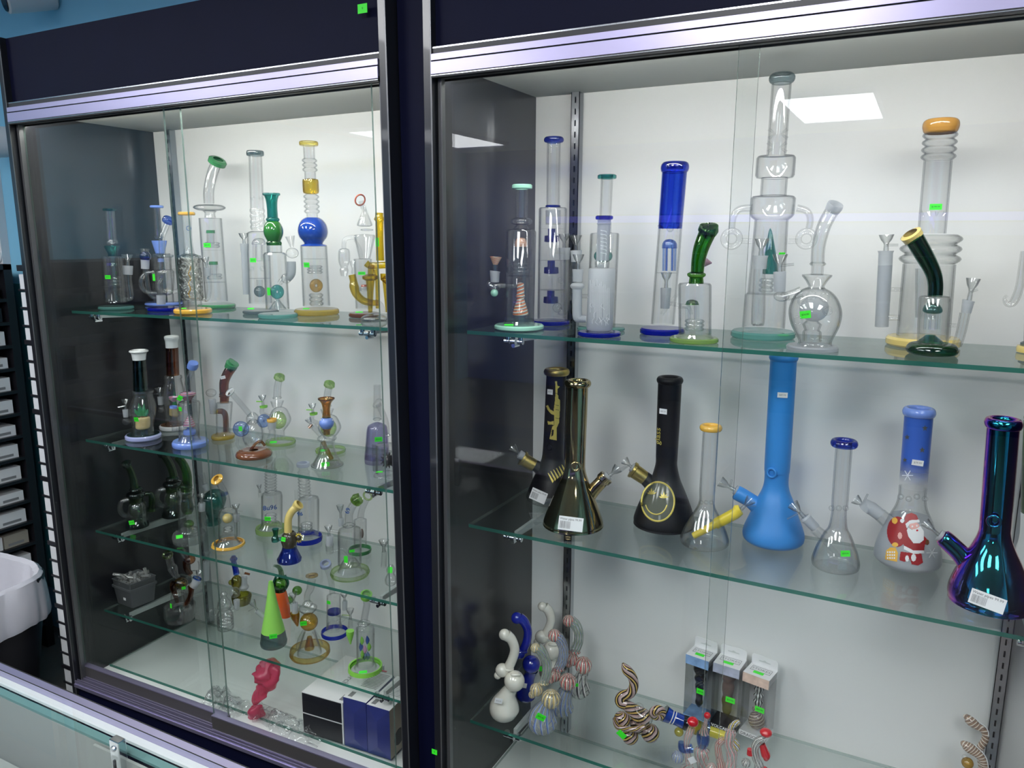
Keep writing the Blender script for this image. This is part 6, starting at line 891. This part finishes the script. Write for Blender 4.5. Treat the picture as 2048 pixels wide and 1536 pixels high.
# ---- boxed pipes
def retail_box(fl, tl, fr, bl, label, head, word, wmat, seed, cont):
    """fl front bottom left, tl/fr/bl top front-left, front-right, back-left pixels"""
    A = shelf_point('R3', *fl); h0 = A-CAM; T = hit(tl[0], tl[1], Vector((h0.x, h0.y, 0)).normalized(), A); H = T.z-A.z
    zt = Vector((0, 0, 1)); Rr = hit(fr[0], fr[1], zt, T); Bk = hit(bl[0], bl[1], zt, T); T0 = Vector((A.x, A.y, T.z)); X = (Rr-T); X.z = 0; Y = Bk-T; Y.z = 0; Y = (Y-X.normalized()*Y.dot(X.normalized())*.9); Wd, Dp = X.length, min(Y.length, .05)
    ax = X.normalized(); ay = Vector((-ax.y, ax.x, 0)); M = Matrix((ax, ay, zt)).transposed().to_4x4(); M.translation = A
    r = empty('boxed_pipe', M, label, 'boxed pipe', 'boxed glass pipes'); K = lambda n, m, d, b=0: box(n, m, d, r, None, b)
    K('window_front', 'WINC', (.001, Wd-.001, 0, .0006, .012, H-.020)); K('window_side', 'WINC', (0, .0006, .001, Dp, .012, H-.018)); K('window_side', 'WINC', (Wd-.0006, Wd, .001, Dp, .012, H-.018)); K('back_card', 'BOXW', (0, Wd, Dp-.001, Dp, .001, H))
    t = K('top_flap', 'BOXW', (0, Wd, 0, Dp, H-.001, H)); text_obj(t, 'STOKES', Wd*.20, 'INKG', Matrix.Translation((Wd*.5, Dp*.62, H+.0003)), 'printed_words'); o = box('price_sticker', 'TAG', (Wd*.30, Wd*.68, Dp*.22, Dp*.42, H+.0002, H+.0006), t); o.name = 'price_sticker'
    fr_ = MB(); fr_.box(Wd*.12, Wd*.88, Dp*.42, Dp*.44, H, H+.0003); fr_.box(Wd*.12, Wd*.88, Dp*.80, Dp*.82, H, H+.0003); fr_.box(Wd*.12, Wd*.135, Dp*.42, Dp*.82, H, H+.0003); fr_.box(Wd*.865, Wd*.88, Dp*.42, Dp*.82, H, H+.0003); fr_.build('printed_frame', 'INKG', t)
    K('header_band', head, (0, Wd, -.0006, 0, H-.022, H)); K('bottom_panel', wmat, (0, Wd, -.0006, Dp, .001, .0125)); text_obj(r, word, Wd*.165, 'TAGW' if wmat == 'BLK' else ('INKB' if wmat == 'PAPB' else 'INKG'), Matrix.Translation((Wd*.06, -.0012, .0065)) @ Matrix.Rotation(math.pi/2, 4, 'X'), 'printed_words', align='LEFT', bold=.0003)
    tab = MB(); n = [(0, H), (Wd, H), (Wd, H+.020), (Wd-.004, H+.024), (.004, H+.024), (0, H+.020)]; hole = [(Wd*.28, H+.010), (Wd*.72, H+.010), (Wd*.72, H+.0125), (Wd*.58, H+.013), (Wd*.5, H+.016), (Wd*.42, H+.013), (Wd*.28, H+.0125)]
    tab.add([(x, Dp-.001, z) for x, z in n]+[(x, Dp, z) for x, z in n], [tuple(range(6)), tuple(range(6, 12))[::-1]]+[(i, 6+i, 6+(i+1) % 6, (i+1) % 6) for i in range(6)]); tb = tab.build('hang_tab', 'BOXW', r); hm = MB(); hm.add([(x, Dp-.0014, z) for x, z in hole], [tuple(range(7))]); hm.build('hang_hole', 'ARM', tb)
    s_ = box('price_sticker', 'TAG', (Wd*.55, Wd*.90, -.001, -.0003, H*.47, H*.55), r); text_obj(s_, '$59.99', Wd*.09, 'INK', Matrix.Translation((Wd*.725, -.0013, H*.51)) @ Matrix.Rotation(math.pi/2, 4, 'X'), 'printed_price')
    cx, cyy = Wd*.48, Dp*.55
    for nm, mt, prof in cont:
        X3, Y3 = Vector((1, 0, 0)), Vector((0, 1, 0)); MB().rings([(Vector((cx, cyy, H*z)), X3, Y3, Wd*rr_) for z, rr_ in catmull(prof, 4)], cap0=True, cap1=True, n=20).build(nm, mt, r)
zig = [(.82, .16), (.76, .14), (.72, .19), (.66, .13), (.62, .19), (.56, .13), (.52, .18), (.46, .13), (.42, .12)]
retail_box((1365.5, 1436), (1370.3, 1307.7), (1416, 1323.4), (1386, 1283), 'boxed dark swirled pipe with a blue header and blue bottom strip, leftmost of three boxes', 'PAPB', 'COMANI', 'PAPB', 1, [('boxed_glass_pipe', 'DKG', [(.84, .26), (.74, .30), (.66, .20), (.60, .24), (.54, .18), (.48, .2), (.40, .16), (.30, .14), (.22, .16), (.16, .06)])])
retail_box((1419.4, 1452), (1426.4, 1324.5), (1479, 1341), (1442.2, 1291.9), 'boxed brown carved pipe with grey header and black bottom strip, middle of three', 'PAPG', 'VOLCANIC A', 'BLK', 2, [('boxed_glass_pipe', 'STONE', [(.84, .20), (.76, .28), (.68, .20), (.60, .24), (.50, .20), (.46, .18)]), ('pipe_tip', 'OL', [(.46, .18), (.38, .22), (.30, .18), (.22, .17), (.15, .08)])])
retail_box((1477.8, 1467.5), (1484.3, 1342.7), (1536.9, 1362), (1505, 1314.7), 'boxed black and white striped pipe with an orange header, rightmost of three boxes', 'PAPO', 'DRAGON F', 'BOXW', 3, [('boxed_glass_pipe', 'S9', zig), ('pipe_bowl', 'S10', [(.42, .16), (.38, .2), (.34, .16), (.28, .26), (.20, .32), (.12, .24), (.08, .08)])])
# ================================================================== things on the left cabinet's deck
H7 = lambda u, v: (400+u/4.876, 1320+v/4.876)
def carton_from(fl, fr, tl, bl, mats, name, label, group, z0=0, z1=1, fold=None, key='L5'):
    A = shelf_point(key, *fl); B = shelf_point(key, *fr); X = B-A; X.z = 0; hz = A-CAM; hz.z = 0; T = hit(tl[0], tl[1], hz.normalized(), A); H = T.z-A.z; Bk = hit(bl[0], bl[1], Vector((0, 0, 1)), T); ax = X.normalized(); ay = Vector((-ax.y, ax.x, 0)); Dp = min((Bk-T).dot(ay), .25)
    M = Matrix((ax, ay, Vector((0, 0, 1)))).transposed().to_4x4(); M.translation = A+Vector((0, 0, H*z0)); r = poly_box(name, mats, Vector((0, 0, 0)), Vector((X.length, 0, 0)), Vector((0, Dp, 0)), H*(z1-z0)); r.matrix_world = M; tag(r, label, 'box', group); return r, X.length, Dp, H*(z1-z0)
for z0, z1, lab in ((0, .497, 'white torch carton with black end, lower one of the stack of two'), (.503, 1, 'white torch carton with black end, upper one of the stack of two')):
    r, w_, d_, h_ = carton_from(H7(1010, 706), H7(1405, 824), H7(990, 310), (560+620/4.573, 1200+510/4.573), ['BOXW', 'BOXW', 'BOXW', 'BOXW'], 'torch_carton', lab, 'cartons on the cabinet floor', z0, z1)
    box('black_end_flap', 'BOXB', (.002, w_-.004, -.0012, 0, .002, h_-.0015), r)
    if z0 > 0:
        text_obj(r, 'torch', .030, 'INKG', Matrix.Translation((w_*.62, d_*.52, h_+.0005)) @ Matrix.Rotation(-math.pi/2, 4, 'Z'), 'printed_words'); b = MB(); [b.box(w_*.86+i*.0009, w_*.86+i*.0009+.0005*(1+i % 2), .01, .035, h_, h_+.0003) for i in range(12)]; b.build('printed_bars', 'INKG', r)
for f, (fl, fr, tl) in enumerate(((H7(1415, 830), H7(1635, 894), H7(1400, 358)), (H7(1640, 902), H7(1860, 972), H7(1618, 432)))):
    r, w_, d_, h_ = carton_from(fl, fr, tl, (560+1050/4.573, 1200+690/4.573), ['BOXN', 'BOXT' if f else 'BOXN', 'BOXW', 'BOXN'], 'torch_carton', 'dark blue faceted carton with white top, %s of the two blue ones' % ('right' if f else 'left'), 'cartons on the cabinet floor')
    b = MB(); o_ = .0015; q = [(0, -.0003, 0), (w_, -.0003, 0), (w_, -.0003, h_), (0, -.0003, h_), (w_*.5, -.006, h_*.22), (w_*.5, -.006, h_*.74)]; b.add(q, [(0, 1, 4), (1, 2, 5, 4), (2, 3, 5), (3, 0, 4, 5)]); b.build('faceted_front', 'BOXN', r)
    b = MB(); [b.box(.008+i*.0009, .008+i*.0009+.0005*(1+i % 2), .008, .03, h_, h_+.0003) for i in range(14)]; b.build('printed_bars', 'INKG', r); b = MB(); [b.box(.012, w_-.008, .06+i*.006, .062+i*.006, h_, h_+.0003) for i in range(12)]; b.build('printed_lines', 'INKG', r); box('printed_block', 'RED', (.012, w_*.6, .14, .146, h_, h_+.0003), r)
    if f: MB().rings([(Vector((w_+.0002, .04, h_*.30)), Vector((0, 1, 0)), Vector((0, 0, 1)), .022), (Vector((w_+.0008, .04, h_*.30)), Vector((0, 1, 0)), Vector((0, 0, 1)), .0215)], cap1=True).build('side_print', 'BOXB', r)
q = shelf_point('L5', 792, 1350); tag(box('torch_carton', 'BOXN', (0, .05, 0, .09, 0, .11), None, Matrix.Translation(q+Vector((0, .05, 0))), .001), 'dark blue carton behind the two faceted cartons', 'box', 'cartons on the cabinet floor')
from mathutils import noise as NZ
P = Piece('H7', 'L5', (540, 560), None, 'crumpled translucent pink plastic bag twisted upright on the cabinet floor', 'plastic_bag', 'plastic bag')
o = P.T('upper_bag', 'PINK', [(556, 450, 22), (552, 425, 26), (575, 360, 52), (615, 270, 80), (645, 180, 112), (655, 110, 138), (640, 50, 110), (632, 20, 60)], wall=0, n=40); o2 = P.T('lower_bag', 'PINK', [(556, 450, 22), (560, 475, 60), (545, 520, 80), (535, 565, 60)], wall=0, n=40)
for ob, A_ in ((o, .020), (o2, .012)):
    for v in ob.data.vertices: p = v.co; f_ = NZ.noise(p*32)+.6*NZ.noise(p*70+Vector((3, 1, 2))); v.co = p+Vector((f_*A_*.8, NZ.noise(p*28+Vector((9, 0, 0)))*A_-.0, NZ.noise(p*26+Vector((0, 7, 0)))*A_)); v.co.z = max(v.co.z, .0005)
def film(c4_, label, h, seed, n=44):
    q = [shelf_point('L5', *c) for c in c4_]; vs = []
    for i in range(n+1):
        for j in range(n+1):
            a, b = i/n, j/n; p = q[0]*(1-a)*(1-b)+q[1]*a*(1-b)+q[2]*a*b+q[3]*(1-a)*b; k = Vector((p.x*26+seed, p.y*26, seed)); z = abs(NZ.noise(k))*1.2+.5*abs(NZ.noise(k*2.7))+.25*abs(NZ.noise(k*6)); e = min(1, 6*min(a, 1-a, b, 1-b)+.12)
            vs.append(p+Vector((NZ.noise(k*1.3)*.02, NZ.noise(k*1.5+Vector((4, 4, 4)))*.02, .001+z*h*e)))
    mb = MB(); mb.add(vs, [(i*(n+1)+j, (i+1)*(n+1)+j, (i+1)*(n+1)+j+1, i*(n+1)+j+1) for i in range(n) for j in range(n)], 0, None, True); tag(mb.build('plastic_wrap', 'FILM', sharp=20), label, 'plastic wrap', 'clear plastic wrap on the cabinet floor')
film([(398, 1412), (425, 1372), (500, 1412), (470, 1440)], 'crumpled clear plastic wrap left of the pink bag behind the door edge', .045, 2); film([(480, 1432), (530, 1408), (655, 1470), (625, 1500)], 'large crumpled clear plastic wrap right of the pink bag', .035, 11)
# plastic bin of glass tubes
cb = lambda u, v: (200+u/11.815, 1100+v/11.815)
F_, L_, R_ = (shelf_point('L4', *cb(*c)) for c in ((770, 1392), (410, 1255), (1300, 1185))); C_ = (L_+R_)/2; hz = F_-CAM; hz.z = 0; Tq = hit(*cb(740, 940), hz.normalized(), F_); hb = Tq.z-F_.z; eu, ev = (R_-F_), (L_-F_)
def bin_loop(s, z, n=8):
    out = []; cs = [(-1, -1), (1, -1), (1, 1), (-1, 1)]
    for k in range(4):
        a, b = cs[k]; pa, pb = cs[(k+3) % 4], cs[(k+1) % 4]
        for t in range(3): w_ = .06; da = (pa[0]-a, pa[1]-b); db = (pb[0]-a, pb[1]-b); f = [(da[0]*w_, da[1]*w_), (0, 0) if 0 else ((da[0]+db[0])*w_*.3, (da[1]+db[1])*w_*.3), (db[0]*w_, db[1]*w_)][t]; out.append(C_+eu*(.5*s*(a+f[0]))+ev*(.5*s*(b+f[1]))+Vector((0, 0, z)))
    return out
bn = empty('plastic_bin', Matrix.Translation(C_), 'grey translucent plastic bin full of glass tubes, left end of lowest shelf', 'bin')
def bput(name, loops):
    loops = [[p-C_ for p in l] for l in loops]; mb = loft(loops, 0); return mb
mb = bput('b', [bin_loop(.01, .001), bin_loop(.98, .001), bin_loop(1.0, .003), bin_loop(1.17, hb), bin_loop(1.22, hb), bin_loop(1.22, hb-.006), bin_loop(1.24, hb-.006), bin_loop(1.24, hb+.001), bin_loop(1.15, hb+.001), bin_loop(.97, .005), bin_loop(.01, .004)]); mb.build('bin_body', 'BIN', bn)
mb = bput('b', [bin_loop(1.12, hb-.01), bin_loop(1.18, hb+.018), bin_loop(1.22, hb+.020), bin_loop(1.14, hb+.020), bin_loop(1.08, hb-.01)]); mb.build('inner_rim', 'BIN', bn)
sp_ = (F_*.60+L_*.40)+(F_-C_)*.08+Vector((0, 0, hb*.42))-C_; s_ = box('price_sticker', 'TAGW', (-.006, .006, -.0003, .0003, -.004, .004), bn); s_.matrix_local = Matrix.Translation(sp_+ (sp_*.06)) @ Matrix.Rotation(math.atan2(ev.y, ev.x)+math.pi, 4, 'Z')
rr = random.Random(12)
for i in range(34):
    a, b = rr.uniform(-.42, .42), rr.uniform(-.40, .40); z = hb*.90+rr.random()*.020+(i % 5)*.004; c = C_+eu*a+ev*b+Vector((0, 0, z)); up = i % 4 == 0 and a > -.1
    dv = Vector((rr.uniform(-.35, .35), rr.uniform(-.25, .25), 1)) if up else Vector((rr.uniform(-1, 1), rr.uniform(-1, .4), rr.uniform(.05, .35))); dv.normalize(); a1 = dv.orthogonal().normalized(); a2 = dv.cross(a1); ln = rr.uniform(.035, .055); rd = .0052
    me_ = MB().rings([(-dv*ln*.5, a1, a2, rd), (dv*ln*.5, a1, a2, rd)], n=14).rings([(-dv*ln*.5, a1, a2, rd*.7), (dv*ln*.5, a1, a2, rd*.7)], n=14).rings([(dv*ln*.5, a1, a2, rd*.7), (dv*ln*.5, a1, a2, rd)], n=14)
    o = me_.build('glass_tube', 'TUBE', None, Matrix.Translation(c)); tag(o, 'short clear glass tube piled in the grey plastic bin', 'glass tube', 'glass tubes in the plastic bin')
